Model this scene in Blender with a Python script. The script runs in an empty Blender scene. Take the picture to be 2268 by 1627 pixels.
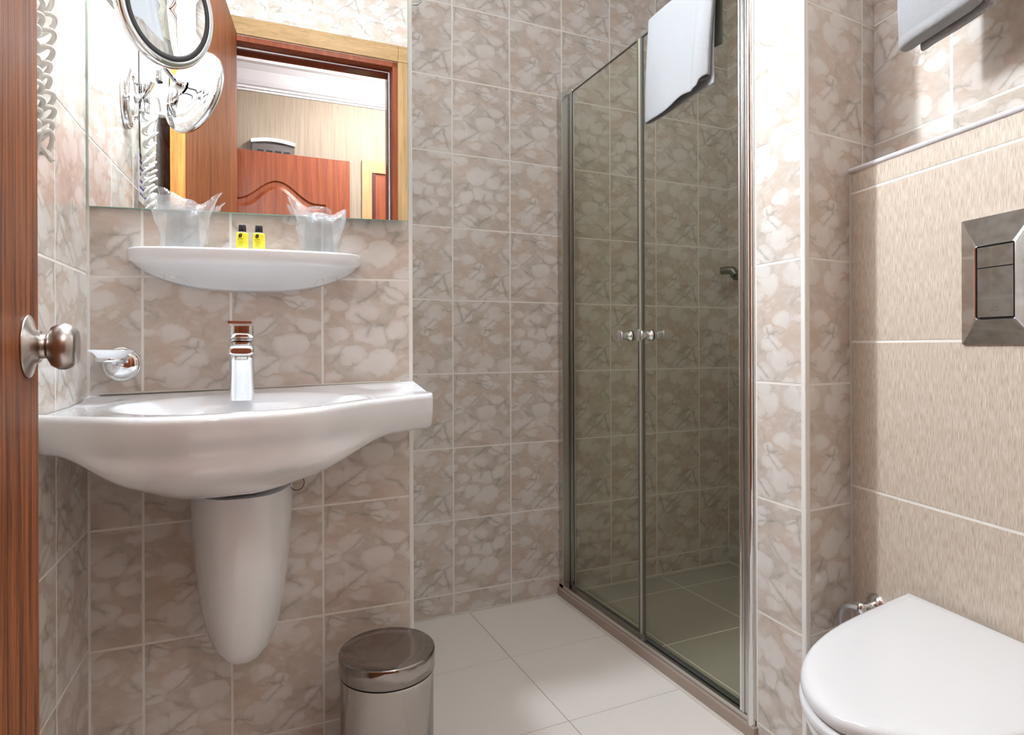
import bpy, bmesh, math, random
from mathutils import Vector, Matrix, noise
random.seed(7)
R = math.radians
scn = bpy.context.scene
COL = scn.collection

# ------------------------------------------------------------------ camera
FPX = 1382.4
cam_d = bpy.data.cameras.new('camera'); cam = bpy.data.objects.new('camera', cam_d); COL.objects.link(cam)
cam_d.sensor_width = 36.0; cam_d.sensor_fit = 'HORIZONTAL'
cam_d.lens = FPX * 36.0 / 2268.0
cam_d.shift_y = -(813.5 - 768.7) / 2268.0
cam_d.clip_start = 0.02
cam.matrix_world = Matrix.Translation((0, 0, .88)) @ Matrix.Rotation(R(-24.47), 4, 'Z') @ Matrix.Rotation(R(90), 4, 'X') @ Matrix.Rotation(R(-.21), 4, 'Z')
scn.camera = cam
# ------------------------------------------------------------------ world, exposure
w = bpy.data.worlds.new('world'); scn.world = w; w.use_nodes = True
w.node_tree.nodes['Background'].inputs[0].default_value = (.9, .92, 1, 1)
w.node_tree.nodes['Background'].inputs[1].default_value = .3
scn.view_settings.view_transform = 'Standard'; scn.view_settings.look = 'None'
scn.view_settings.gamma = 1; scn.view_settings.use_curve_mapping = False
scn.view_settings.exposure = 0.80
LAMP_MIRROR = 240.0
LAMP_HALL = 92.0
LAMP_FILL = 24.0

# ------------------------------------------------------------------ materials
MATS = {}
def nodes_of(name):
    m = bpy.data.materials.new(name); m.use_nodes = True; MATS[name] = m
    nt = m.node_tree; return m, nt, nt.nodes['Principled BSDF']
def mat(name, col, rough=.5, metal=0, spec=.5, coat=0, bump=None, emit=None, strength=0):
    m, nt, b = nodes_of(name)
    b.inputs['Base Color'].default_value = (*col, 1); b.inputs['Roughness'].default_value = rough
    b.inputs['Metallic'].default_value = metal; b.inputs['Specular IOR Level'].default_value = spec
    b.inputs['Coat Weight'].default_value = coat; b.inputs['Coat Roughness'].default_value = .05
    if emit:
        b.inputs['Emission Color'].default_value = (*emit, 1); b.inputs['Emission Strength'].default_value = strength
    if bump:
        sc, st, dist = bump
        tc = nt.nodes.new('ShaderNodeTexCoord'); n = nt.nodes.new('ShaderNodeTexNoise'); n.inputs['Scale'].default_value = sc
        n.inputs['Detail'].default_value = 4
        bp = nt.nodes.new('ShaderNodeBump'); bp.inputs['Strength'].default_value = st; bp.inputs['Distance'].default_value = dist
        nt.links.new(tc.outputs['Object'], n.inputs['Vector']); nt.links.new(n.outputs['Fac'], bp.inputs['Height'])
        nt.links.new(bp.outputs['Normal'], b.inputs['Normal'])
    return m
def N(nt, t, **kw):
    n = nt.nodes.new(t)
    for k, v in kw.items():
        if k.startswith('i_'):
            n.inputs[k[2:].replace('_', ' ')].default_value = v
        else: setattr(n, k, v)
    return n
def ramp(nt, src, stops):
    r = nt.nodes.new('ShaderNodeValToRGB'); e = r.color_ramp.elements
    while len(e) < len(stops): e.new(.5)
    for el, (p, c) in zip(e, stops):
        el.position = p; el.color = (*c, 1) if len(c) == 3 else c
    nt.links.new(src, r.inputs['Fac']); return r.outputs['Color']
def mix(nt, fac, a, b, blend='MIX'):
    m = nt.nodes.new('ShaderNodeMix'); m.data_type = 'RGBA'; m.blend_type = blend
    for s, v in ((0, fac), (6, a), (7, b)):
        if isinstance(v, (int, float)): m.inputs[s].default_value = v
        elif isinstance(v, tuple): m.inputs[s].default_value = (*v, 1)
        else: nt.links.new(v, m.inputs[s])
    return m.outputs[2]

def marble(name, light, brown, grey, scale=19.0, rough=.12):
    """pale rounded patches floating in warm and grey clouds, with sparse diagonal veins"""
    m, nt, b = nodes_of(name)
    uv = N(nt, 'ShaderNodeTexCoord')
    wn = N(nt, 'ShaderNodeTexNoise', i_Scale=14.0, i_Detail=4.0, i_Roughness=.55)
    nt.links.new(uv.outputs['UV'], wn.inputs['Vector'])
    sub = N(nt, 'ShaderNodeVectorMath', operation='SUBTRACT'); nt.links.new(wn.outputs['Color'], sub.inputs[0]); sub.inputs[1].default_value = (.5, .5, .5)
    scl = N(nt, 'ShaderNodeVectorMath', operation='SCALE'); nt.links.new(sub.outputs[0], scl.inputs[0]); scl.inputs['Scale'].default_value = .055
    add = N(nt, 'ShaderNodeVectorMath', operation='ADD'); nt.links.new(uv.outputs['UV'], add.inputs[0]); nt.links.new(scl.outputs[0], add.inputs[1])
    mp = N(nt, 'ShaderNodeMapping'); mp.inputs['Rotation'].default_value = (0, 0, R(40)); mp.inputs['Scale'].default_value = (.70, 1.15, 1); mp.inputs['Location'].default_value = (.31, .12, 0)
    nt.links.new(add.outputs[0], mp.inputs['Vector'])
    def vor(feature, sc, **k):
        v = N(nt, 'ShaderNodeTexVoronoi', feature=feature, i_Scale=sc, **k); v.voronoi_dimensions = '2D'; nt.links.new(mp.outputs[0], v.inputs['Vector']); return v
    def noi(sc, det=3.0, rg=.5, src=None):
        n = N(nt, 'ShaderNodeTexNoise', i_Scale=sc, i_Detail=det, i_Roughness=rg); nt.links.new((src or mp).outputs[0], n.inputs['Vector']); return n.outputs['Fac']
    ve = vor('DISTANCE_TO_EDGE', scale); v1 = vor('F1', scale, i_Randomness=.9); v2 = vor('F1', scale*2.3); v3 = vor('DISTANCE_TO_EDGE', scale*.62)
    sep = N(nt, 'ShaderNodeSeparateColor'); nt.links.new(v1.outputs['Color'], sep.inputs[0])
    tint = mix(nt, ramp(nt, noi(10.0, 2.0), [(.44, (0, 0, 0)), (.56, (1, 1, 1))]), brown, grey)
    cloud = ramp(nt, noi(26.0, 6.0, .68), [(.34, (0, 0, 0)), (.66, (1, 1, 1))])
    mid = mix(nt, .55, brown, light)
    ground = mix(nt, cloud, tint, mid)
    # round pale patches; each cell has its own size
    rad = N(nt, 'ShaderNodeMath', operation='MULTIPLY_ADD'); nt.links.new(sep.outputs[0], rad.inputs[0]); rad.inputs[1].default_value = .36; rad.inputs[2].default_value = .20
    dd = N(nt, 'ShaderNodeMath', operation='SUBTRACT'); nt.links.new(rad.outputs[0], dd.inputs[0]); nt.links.new(v1.outputs['Distance'], dd.inputs[1])
    patch = ramp(nt, dd.outputs[0], [(0.0, (0, 0, 0)), (.05, (.7, .7, .7)), (.16, (1, 1, 1))])
    small = ramp(nt, v2.outputs['Distance'], [(.20, (.75, .75, .75)), (.34, (0, 0, 0))])
    sg = ramp(nt, noi(17.0, 1.0), [(.48, (0, 0, 0)), (.60, (.8, .8, .8))])
    small = mix(nt, 1.0, small, sg, 'MULTIPLY')
    wash = ramp(nt, noi(11.0, 2.0, .5), [(.50, (0, 0, 0)), (.68, (.6, .6, .6))])
    pm = mix(nt, 1.0, mix(nt, 1.0, patch, small, 'LIGHTEN'), wash, 'LIGHTEN')
    haze = ramp(nt, noi(20.0, 3.0), [(.30, (.62, .62, .62)), (.55, (1, 1, 1))])
    pm = mix(nt, 1.0, pm, haze, 'MULTIPLY')
    col = mix(nt, pm, ground, light)
    line = ramp(nt, v3.outputs['Distance'], [(0.0, (1, 1, 1)), (.012, (.8, .8, .8)), (.05, (.18, .18, .18)), (.11, (0, 0, 0))])
    lg = ramp(nt, noi(15.0, 3.0), [(.44, (.65, .65, .65)), (.56, (0, 0, 0))])
    col = mix(nt, mix(nt, 1.0, line, lg, 'MULTIPLY'), col, tuple(c * .72 for c in grey))
    nt.links.new(col, b.inputs['Base Color'])
    b.inputs['Roughness'].default_value = rough
    return m

def wood(name, c1, c2, rough=.35, scale=1.0, bump=.15, axis='Z', contrast=(.35, .65)):
    m, nt, b = nodes_of(name)
    tc = N(nt, 'ShaderNodeTexCoord'); mp = N(nt, 'ShaderNodeMapping')
    s = [60 * scale, 60 * scale, 60 * scale]; s['XYZ'.index(axis)] = 2.2 * scale
    mp.inputs['Scale'].default_value = s
    nt.links.new(tc.outputs['Object'], mp.inputs['Vector'])
    n = N(nt, 'ShaderNodeTexNoise', i_Scale=1.0, i_Detail=6.0, i_Roughness=.62, i_Distortion=.6); nt.links.new(mp.outputs[0], n.inputs['Vector'])
    n2 = N(nt, 'ShaderNodeTexNoise', i_Scale=5.0, i_Detail=5.0, i_Roughness=.7); nt.links.new(mp.outputs[0], n2.inputs['Vector'])
    col = ramp(nt, n.outputs['Fac'], [(contrast[0], c1), (contrast[1], c2)])
    col = mix(nt, ramp(nt, n2.outputs['Fac'], [(.50, (0, 0, 0)), (.72, (.55, .55, .55))]), col, tuple(x * .45 for x in c1))
    nt.links.new(col, b.inputs['Base Color']); b.inputs['Roughness'].default_value = rough
    b.inputs['Specular IOR Level'].default_value = .3
    bp = N(nt, 'ShaderNodeBump', i_Strength=bump, i_Distance=.002); nt.links.new(n2.outputs['Fac'], bp.inputs['Height']); nt.links.new(bp.outputs['Normal'], b.inputs['Normal'])
    return m

def streaked(name, c1, c2, along=60.0, across=520.0, bump=.5, rough=.35):
    m, nt, b = nodes_of(name)
    uv = N(nt, 'ShaderNodeTexCoord'); mp = N(nt, 'ShaderNodeMapping'); mp.inputs['Scale'].default_value = (across, along, 1)
    nt.links.new(uv.outputs['UV'], mp.inputs['Vector'])
    n = N(nt, 'ShaderNodeTexNoise', i_Scale=1.0, i_Detail=2.0, i_Roughness=.5); nt.links.new(mp.outputs[0], n.inputs['Vector'])
    mp2 = N(nt, 'ShaderNodeMapping'); mp2.inputs['Scale'].default_value = (across * .18, along * .6, 1)
    nt.links.new(uv.outputs['UV'], mp2.inputs['Vector'])
    n2 = N(nt, 'ShaderNodeTexNoise', i_Scale=1.0, i_Detail=2.0); nt.links.new(mp2.outputs[0], n2.inputs['Vector'])
    col = ramp(nt, n.outputs['Fac'], [(.33, c1), (.56, c2)])
    col = mix(nt, ramp(nt, n2.outputs['Fac'], [(.35, (0, 0, 0)), (.7, (.4, .4, .4))]), col, c1)
    nt.links.new(col, b.inputs['Base Color']); b.inputs['Roughness'].default_value = rough
    bp = N(nt, 'ShaderNodeBump', i_Strength=bump, i_Distance=.0012); nt.links.new(n.outputs['Fac'], bp.inputs['Height']); nt.links.new(bp.outputs['Normal'], b.inputs['Normal'])
    return m

def glassy(name, tint=(.9, .95, .92), rough=.0, opacity=0.0, milk=(.9, .9, .92), ior=1.45, bump=None):
    """clear sheet: tinted transparency + fresnel gloss, optional milky share"""
    m = bpy.data.materials.new(name); m.use_nodes = True; MATS[name] = m; nt = m.node_tree; nt.nodes.clear()
    o = N(nt, 'ShaderNodeOutputMaterial'); tr = N(nt, 'ShaderNodeBsdfTransparent'); tr.inputs[0].default_value = (*tint, 1)
    gl = N(nt, 'ShaderNodeBsdfGlossy'); gl.inputs['Roughness'].default_value = rough
    lw = N(nt, 'ShaderNodeLayerWeight'); pw = N(nt, 'ShaderNodeMath', operation='POWER'); nt.links.new(lw.outputs['Facing'], pw.inputs[0]); pw.inputs[1].default_value = 4.5
    fr = N(nt, 'ShaderNodeMath', operation='MULTIPLY_ADD'); nt.links.new(pw.outputs[0], fr.inputs[0]); fr.inputs[1].default_value = .8; fr.inputs[2].default_value = ((ior-1)/(ior+1))**2
    mx = N(nt, 'ShaderNodeMixShader'); nt.links.new(fr.outputs[0], mx.inputs[0]); nt.links.new(tr.outputs[0], mx.inputs[1]); nt.links.new(gl.outputs[0], mx.inputs[2])
    last = mx
    if bump:
        tc = N(nt, 'ShaderNodeTexCoord'); mp = N(nt, 'ShaderNodeMapping'); mp.inputs['Scale'].default_value = (1, 1, .35); bn = N(nt, 'ShaderNodeTexNoise', i_Scale=bump[0], i_Detail=3.0)
        bp = N(nt, 'ShaderNodeBump', i_Strength=bump[1], i_Distance=bump[2]); nt.links.new(tc.outputs['Object'], mp.inputs['Vector']); nt.links.new(mp.outputs[0], bn.inputs['Vector'])
        nt.links.new(bn.outputs['Fac'], bp.inputs['Height']); nt.links.new(bp.outputs['Normal'], gl.inputs['Normal']); nt.links.new(bp.outputs['Normal'], lw.inputs['Normal'])
    if opacity:
        df = N(nt, 'ShaderNodeBsdfDiffuse'); df.inputs[0].default_value = (*milk, 1)
        tl = N(nt, 'ShaderNodeBsdfTranslucent'); tl.inputs[0].default_value = (*milk, 1)
        a = N(nt, 'ShaderNodeMixShader'); a.inputs[0].default_value = .5; nt.links.new(df.outputs[0], a.inputs[1]); nt.links.new(tl.outputs[0], a.inputs[2])
        c = N(nt, 'ShaderNodeMixShader'); c.inputs[0].default_value = opacity; nt.links.new(mx.outputs[0], c.inputs[1]); nt.links.new(a.outputs[0], c.inputs[2]); last = c
    nt.links.new(last.outputs[0], o.inputs[0]); return m

tile_a = marble('marble_tile', (.695, .655, .615), (.535, .425, .345), (.43, .39, .335))
grout = mat('grout', (.80, .765, .71), .85, bump=(300, .4, .001))
white_trim = mat('white_trim', (.80, .77, .73), .3)
tile_t = streaked('streaked_tile', (.43, .335, .25), (.68, .595, .505), along=50.0, across=820.0)
floor_tile = mat('floor_tile', (.76, .705, .655), .36, bump=(240, .15, .001))
floor_grout = mat('floor_grout', (.36, .32, .28), .9)
ceramic = mat('ceramic', (.84, .85, .87), .06, coat=.5)
plastic_white = mat('white_plastic', (.74, .745, .75), .10)
chrome = mat('chrome', (.78, .79, .80), .05, 1)
satin = mat('satin_nickel', (.50, .46, .43), .28, 1)
alu = mat('aluminium', (.60, .59, .57), .22, 1)
steel = mat('brushed_steel', (.52, .50, .48), .16, 1, bump=(60, .05, .002))
black = mat('black_plastic', (.012, .012, .014), .25)
rubber = mat('grey_rubber', (.12, .12, .115), .5)
seal_m = mat('clear_seal', (.47, .46, .33), .3)
threshold_m = mat('threshold_stone', (.36, .28, .23), .3, bump=(80, .2, .001))
silicone = mat('silicone', (.66, .62, .56), .5)
door_wood = wood('door_wood', (.12, .030, .009), (.36, .115, .032), .42, 1.6, .8, contrast=(.38, .60))
door_edge = wood('door_edge_wood', (.42, .15, .035), (.62, .27, .07), .35, 1.0)
red_wood = wood('red_wood', (.165, .032, .009), (.26, .062, .017), .38, .8, .1)
dark_wood = wood('dark_wood', (.045, .008, .006), (.09, .018, .012), .2, .8, .1)
oak = wood('oak', (.31, .185, .075), (.45, .29, .14), .4, .7, .15, contrast=(.3, .7))
oak_h = wood('oak_across', (.31, .185, .075), (.45, .29, .14), .4, .7, .15, axis='X', contrast=(.3, .7))
wallpaper = streaked('wallpaper', (.22, .165, .115), (.285, .225, .165), along=3.0, across=160.0, bump=.1, rough=.7)
plaster = mat('plaster', (.78, .76, .75), .7)
mirror_m = mat('mirror_silver', (.90, .91, .91), .0, 1)
mirror_edge = mat('mirror_edge', (.30, .62, .50), .15)
cord_m = mat('cord_plastic', (.72, .70, .65), .35)
cream = mat('cream_plastic', (.70, .67, .58), .35)
towel_m = mat('terry_cloth', (.43, .435, .445), .95, spec=.1, bump=(900, 1.0, .003))
yellow = mat('yellow_liquid', (.86, .78, .06), .15, coat=.5)
frost = glassy('frosted_glass', (.95, .96, .97), .25, .85, (.97, .98, 1))
tumbler_m = glassy('tumbler_glass', (.955, .965, .97), .02, .05, (.95, .96, .97), 1.5)
bag_m = glassy('plastic_bag', (.96, .965, .975), .06, .17, (1, 1, 1), 1.6, bump=(70, .9, .004))
door_glass = glassy('door_glass', (.92, .93, .875), .0, 0, ior=1.5)
blue_ink = mat('blue_ink', (.03, .05, .35), .5)
paper = mat('paper', (.80, .80, .82), .5)
dark_panel = mat('smoked_panel', (.10, .085, .08), .2)
lamp_m = mat('lamp_diffuser', (1, 1, 1), .5, emit=(.83, .92, 1), strength=LAMP_MIRROR)
hall_m = mat('hall_diffuser', (1, 1, 1), .5, emit=(.98, .98, 1), strength=LAMP_HALL)
fill_m = mat('fill_diffuser', (1, 1, 1), .5, emit=(.84, .93, 1), strength=LAMP_FILL)  # glow of the added bathroom fill lamp

# ------------------------------------------------------------------ mesh helpers
class MB:
    def __init__(s): s.v = []; s.f = []; s.mi = []; s.uv = {}; s.sm = []
    def add(s, vs, fs, mi=0, uvs=None, smooth=False):
        o = len(s.v); s.v += [tuple(v) for v in vs]
        for k, f in enumerate(fs):
            if uvs: s.uv[len(s.f)] = uvs[k]
            s.f.append(tuple(o + i for i in f)); s.mi.append(mi); s.sm.append(smooth)
        return s
    def box(s, a, b, mi=0):
        (x0, y0, z0), (x1, y1, z1) = a, b
        return s.add([(x0,y0,z0),(x1,y0,z0),(x1,y1,z0),(x0,y1,z0),(x0,y0,z1),(x1,y0,z1),(x1,y1,z1),(x0,y1,z1)],
                     [(0,3,2,1),(4,5,6,7),(0,1,5,4),(1,2,6,5),(2,3,7,6),(3,0,4,7)], mi)
    def fbox(s, o, u, n, ur, nr, zr, mi=0):
        """box in a frame: origin o, along u, out n, up z"""
        P = lambda a, b, z: (o[0] + u[0]*a + n[0]*b, o[1] + u[1]*a + n[1]*b, z)
        a0, a1 = ur; b0, b1 = nr; z0, z1 = zr
        vs = [P(a0,b0,z0),P(a1,b0,z0),P(a1,b1,z0),P(a0,b1,z0),P(a0,b0,z1),P(a1,b0,z1),P(a1,b1,z1),P(a0,b1,z1)]
        return s.add(vs, [(0,3,2,1),(4,5,6,7),(0,1,5,4),(1,2,6,5),(2,3,7,6),(3,0,4,7)], mi)
    def loft(s, rings, closed=True, cap0=False, cap1=False, mi=0, smooth=True):
        n = len(rings[0]); vs = [p for r in rings for p in r]; fs = []
        for i in range(len(rings) - 1):
            for j in range(n if closed else n - 1):
                k = (j + 1) % n
                fs.append((i*n+j, i*n+k, (i+1)*n+k, (i+1)*n+j))
        s.add(vs, fs, mi, smooth=smooth)
        if cap0: s.add(rings[0], [tuple(range(n))[::-1]], mi)
        if cap1: s.add(rings[-1], [tuple(range(n))], mi)
        return s
    def lathe(s, c, axis, prof, seg=40, mi=0, cap0=True, cap1=True, smooth=True):
        """prof = [(r, h)] along axis"""
        ax = Vector(axis).normalized(); t = Vector((0, 0, 1)) if abs(ax.z) < .9 else Vector((1, 0, 0))
        e1 = ax.cross(t).normalized(); e2 = ax.cross(e1)
        rings = []
        for r_, h in prof:
            rings.append([tuple(Vector(c) + ax*h + e1*(r_*math.cos(2*math.pi*k/seg)) + e2*(r_*math.sin(2*math.pi*k/seg))) for k in range(seg)])
        return s.loft(rings, True, cap0, cap1, mi, smooth)
    def tube(s, pts, r, seg=10, mi=0, caps=True):
        pts = [Vector(p) for p in pts]; rings = []; prev = None
        for i, p in enumerate(pts):
            d = (pts[min(i+1, len(pts)-1)] - pts[max(i-1, 0)]).normalized()
            if prev is None:
                t = Vector((0, 0, 1)) if abs(d.z) < .9 else Vector((1, 0, 0)); e1 = d.cross(t).normalized()
            else: e1 = (prev - d * prev.dot(d)).normalized()
            prev = e1; e2 = d.cross(e1); rr = r(i/(len(pts)-1)) if callable(r) else r
            rings.append([tuple(p + e1*(rr*math.cos(2*math.pi*k/seg)) + e2*(rr*math.sin(2*math.pi*k/seg))) for k in range(seg)])
        return s.loft(rings, True, caps, caps, mi)
    def build(s, name, mats, parent=None, bevel=0, seg=2, subd=0, smooth_angle=None):
        me = bpy.data.meshes.new(name); off = Vector(parent_loc(parent))
        me.from_pydata([tuple(Vector(v) - off) for v in s.v], [], s.f); me.update()
        mats = mats if isinstance(mats, (list, tuple)) else [mats]
        for m in mats: me.materials.append(m)
        for p, mi, sm in zip(me.polygons, s.mi, s.sm): p.material_index = mi; p.use_smooth = sm
        if s.uv:
            ul = me.uv_layers.new(name='UVMap')
            for fi, uvs in s.uv.items():
                p = me.polygons[fi]
                for li, c in zip(p.loop_indices, uvs): ul.data[li].uv = c
        bm = bmesh.new(); bm.from_mesh(me)
        if not s.uv: bmesh.ops.recalc_face_normals(bm, faces=bm.faces)
        bm.to_mesh(me); bm.free()
        o = bpy.data.objects.new(name, me); COL.objects.link(o)
        if parent is not None: o.parent = parent
        if bevel:
            b = o.modifiers.new('bevel', 'BEVEL'); b.width = bevel; b.segments = seg; b.limit_method = 'ANGLE'; b.angle_limit = R(40)
            for p in me.polygons: p.use_smooth = True
            wn = o.modifiers.new('wn', 'WEIGHTED_NORMAL'); wn.keep_sharp = True
        if subd:
            sm = o.modifiers.new('sub', 'SUBSURF'); sm.levels = subd; sm.render_levels = subd
            for p in me.polygons: p.use_smooth = True
        return o
LOCS = {}
def parent_loc(p):
    v = Vector((0, 0, 0))
    while p is not None:
        v += Vector(LOCS.get(p.name, (0, 0, 0))); p = p.parent
    return v
def thing(name, label, cat, loc, group=None):
    o = bpy.data.objects.new(name, None); COL.objects.link(o); o.location = loc; o.empty_display_size = .05
    LOCS[o.name] = tuple(loc); o['label'] = label; o['category'] = cat
    if group: o['group'] = group
    return o
def tag(o, label, cat, group=None):
    o['label'] = label; o['category'] = cat
    if group: o['group'] = group
    return o
def struct(o, label=None):
    o['kind'] = 'structure'
    if label: o['label'] = label
    return o

def smooth_pts(p, m=2):
    out = []
    for i in range(len(p)-1):
        a, b, c, d = [Vector(p[max(0, min(len(p)-1, i+k))]) for k in (-1, 0, 1, 2)]
        for j in range(m):
            q = j/m; out.append(tuple(.5*((2*b)+(c-a)*q+(2*a-5*b+4*c-d)*q*q+(3*b-a-3*c+d)*q**3)))
    return out+[tuple(p[-1])]

# ------------------------------------------------------------------ tiled walls
def tiled(name, o, u, n, us, zs, thick=.06, gw=.0050, mats=None, slopes=None, skip=None, uref=None, zref=None, ug=0.0, top=None):
    """slab of grout with proud tiles; us, zs = joint positions incl. both ends"""
    mb = MB(); P = lambda a, b, z: (o[0]+u[0]*a+n[0]*b, o[1]+u[1]*a+n[1]*b, z)
    sl = slopes or [0]*len(zs)
    zt = top if top else zs[-1]
    mb.fbox(o, u, n, (us[0]-ug, us[-1]), (-thick, -.0006), (zs[0], zt), 1)
    for f in range(len(mb.f)): mb.uv[f] = [(0, 0)]*4
    g = gw/2; c = .0007
    rnd = random.Random(name)
    for i in range(len(us)-1):
        for j in range(len(zs)-1):
            a0 = us[i]+(g if i else 0); a1 = us[i+1]-(g if i < len(us)-2 else 0)
            if skip and skip(i, j): continue
            def Z(a, k, s): return zs[k]+sl[k]*(a-us[0])+s
            g0 = g if j else 0; g1 = g if j < len(zs)-2 else 0
            q = [(a0, Z(a0, j, g0)), (a1, Z(a1, j, g0)), (a1, Z(a1, j+1, -g1)), (a0, Z(a0, j+1, -g1))]
            qi = [(a0+c, q[0][1]+c), (a1-c, q[1][1]+c), (a1-c, q[2][1]-c), (a0+c, q[3][1]-c)]
            vs = [P(a, -.0010, z) for a, z in q]+[P(a, -c*.3, z) for a, z in q]+[P(a, 0, z) for a, z in qi]
            fs = [(8,9,10,11)]+[(k, (k+1) % 4, 4+(k+1) % 4, 4+k) for k in range(4)]+[(4+k, 4+(k+1) % 4, 8+(k+1) % 4, 8+k) for k in range(4)]
            var = rnd.choice((0, 0, 0, 1, 2)); ur = us[i] if uref is None or i else us[i+1]-uref; zr = zs[j+1]-(zref or 0) if (zref and j == 0) else zs[j]
            flip = rnd.random() < .12
            def UV(k):
                a, z = (q+q+qi)[k]; x, y = a-ur, z-zr
                if flip: x, y = .21-x, .25-y
                return (x+.37*var, y+.11*var)
            mb.add(vs, fs, 0, [[UV(k) for k in f] for f in fs])
    return struct(mb.build(name, mats or [tile_a, grout]))

# sink wall: origin at left corner, runs to the right and slightly toward the camera
SU = (math.cos(R(2.03)), -math.sin(R(2.03))); SNn = (-math.sin(R(2.03)), -math.cos(R(2.03))); SO = (-.244, 1.42)
def SP(a, off, z=None):
    p = (SO[0]+SU[0]*a+SNn[0]*off, SO[1]+SU[1]*a+SNn[1]*off)
    return p if z is None else (*p, z)
tiled('wall_sink', SO, SU, SNn, [0, .0913, .2500, .4316, .6275], [0, .0665, .2990, .5302, .7750, 1.0189, 1.262, 1.505, 1.748, 1.991, 2.234, 2.6],
      slopes=[0, 0, .002, .017, .02, .025, .02, .015, .01, .005, 0, 0], thick=.04, uref=.2, zref=.24)
# side of the boxed-out sink wall (faces the shower)
e0 = SP(.6275, 0)
tiled('wall_sink_side', e0, (0, 1), (1, 0), [.004, .16, .36, .56], [0, .0665, .299, .53, .775, 1.03, 1.27, 1.51, 1.75, 1.99, 2.23, 2.6], thick=.04)
mb = MB(); mb.fbox((e0[0]-.003, e0[1]+.002), SU, SNn, (-.004, .0065), (-.006, .0022), (0, 2.6)); struct(mb.build('trim_1', white_trim, bevel=.002))
mb = MB(); mb.fbox(SO, SU, SNn, (0, .004), (0, .0035), (0, 2.6)); struct(mb.build('trim_2', white_trim))
# left wall : from the corner toward the door
LU = (-math.sin(R(2.92)), -math.cos(R(2.92))); LN = (math.cos(R(2.92)), -math.sin(R(2.92)))
tiled('wall_left', SO, LU, LN, [0, .194, .395, .595, .795, .995, 1.195, 1.395, 1.62], [0, .0665, .3040, .5324, .778, 1.0226, 1.2877, 1.53, 1.77, 2.01, 2.25, 2.6], thick=.1, zref=.24)
# back wall
tiled('wall_back', (0, 1.952), (1, 0), (0, -1), [.35, .466, .6748, .8828, 1.0864, 1.2897, 1.4976, 1.7055, 1.8576], [0, .0707, .3115, .5491, .7942, 1.0361, 1.2747, 1.5194, 1.7654, 2.0076, 2.25, 2.6], thick=.1, zref=.245)
tiled('wall_right', (1.8576, 1.952), (0, -1), (-1, 0), [0, .12, .33, .54, .75, .95], [0, .0707, .3115, .5491, .7942, 1.0361, 1.2747, 1.5194, 1.7654, 2.0076, 2.25, 2.6], thick=.1, zref=.245)
# pier between shower and toilet
PU = (math.sin(R(5.28)), math.cos(R(5.28))); PN = (-math.cos(R(5.28)), math.sin(R(5.28))); PO = (1.0599, .9015)
pz = [0, .0418, .2915, .5457, .8015, 1.0589, 1.3185, 1.5795, 1.84, 2.10, 2.36, 2.6]
tiled('wall_pier', PO, PU, PN, [.009, .142, .2], pz, thick=.03, zref=.25)
QU = (math.cos(R(4.74)), math.sin(R(4.74))); QN = (math.sin(R(4.74)), -math.cos(R(4.74)))
tiled('wall_pier_side', PO, QU, QN, [.012, .1965, .2395], pz, thick=.03, zref=.25, uref=.2)
mb = MB(); mb.add([(*( PO[0]+PN[0]*.0015+PU[0]*.010, PO[1]+PN[1]*.0015+PU[1]*.010), 0), (*(PO[0]+PN[0]*.0025+QN[0]*.001, PO[1]+PN[1]*.0025+QN[1]*.001), 0), (*(PO[0]+QN[0]*.0025, PO[1]+QN[1]*.0025), 0), (*(PO[0]+QN[0]*.0018+QU[0]*.013, PO[1]+QN[1]*.0018+QU[1]*.013), 0), (PO[0]+.012, PO[1]+.01, 0)], [])
base = mb.v[:]; mb = MB(); mb.loft([[(x, y, 0) for x, y, z in base], [(x, y, 2.6) for x, y, z in base]], True, True, True, smooth=False); struct(mb.build('trim_3', white_trim, bevel=.0015))
mb = MB(); mb.fbox((PO[0]+.03, PO[1]+.03), (1, 0), (0, 1), (0, .78), (0, .14), (0, 2.6)); struct(mb.build('wall_pier_core', plaster))
# toilet wall: low boxed-in part with ledge, upper tiled part behind
TU = (-math.sin(R(11.9)), -math.cos(R(11.9))); TN = (-math.cos(R(11.9)), math.sin(R(11.9))); TO = (1.21, .914)
def TP(a, off, z): return (TO[0]+TU[0]*a+TN[0]*off, TO[1]+TU[1]*a+TN[1]*off, z)
tiled('wall_toilet', TO, TU, TN, [0, .66, 1.20], [0, .275, .5837, .8887, 1.2040, 1.2500], thick=.085, mats=[tile_t, grout], ug=0)
UO = (1.2984, .9213)
tiled('wall_toilet_upper', UO, TU, TN, [0, .189, .389, .589, .789, .989, 1.2], [1.2, 1.3225, 1.5848, 1.845, 2.105, 2.365, 2.6], thick=.06, zref=.255)
mb = MB(); mb.fbox(TO, TU, TN, (-.02, 1.2), (-.1, .0), (1.2495, 1.2535)); struct(mb.build('trim_4', tile_t))
mb = MB(); mb.tube([TP(-.002, -.001, 1.2525), TP(1.2, -.001, 1.2525)], .0055, 12); struct(mb.build('trim_5', mat('ledge_bullnose', (.66, .64, .66), .2)))
mb = MB(); mb.fbox(TO, TU, TN, (-.0015, .0035), (-.001, .002), (0, 1.249)); struct(mb.build('trim_6', silicone))
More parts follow.
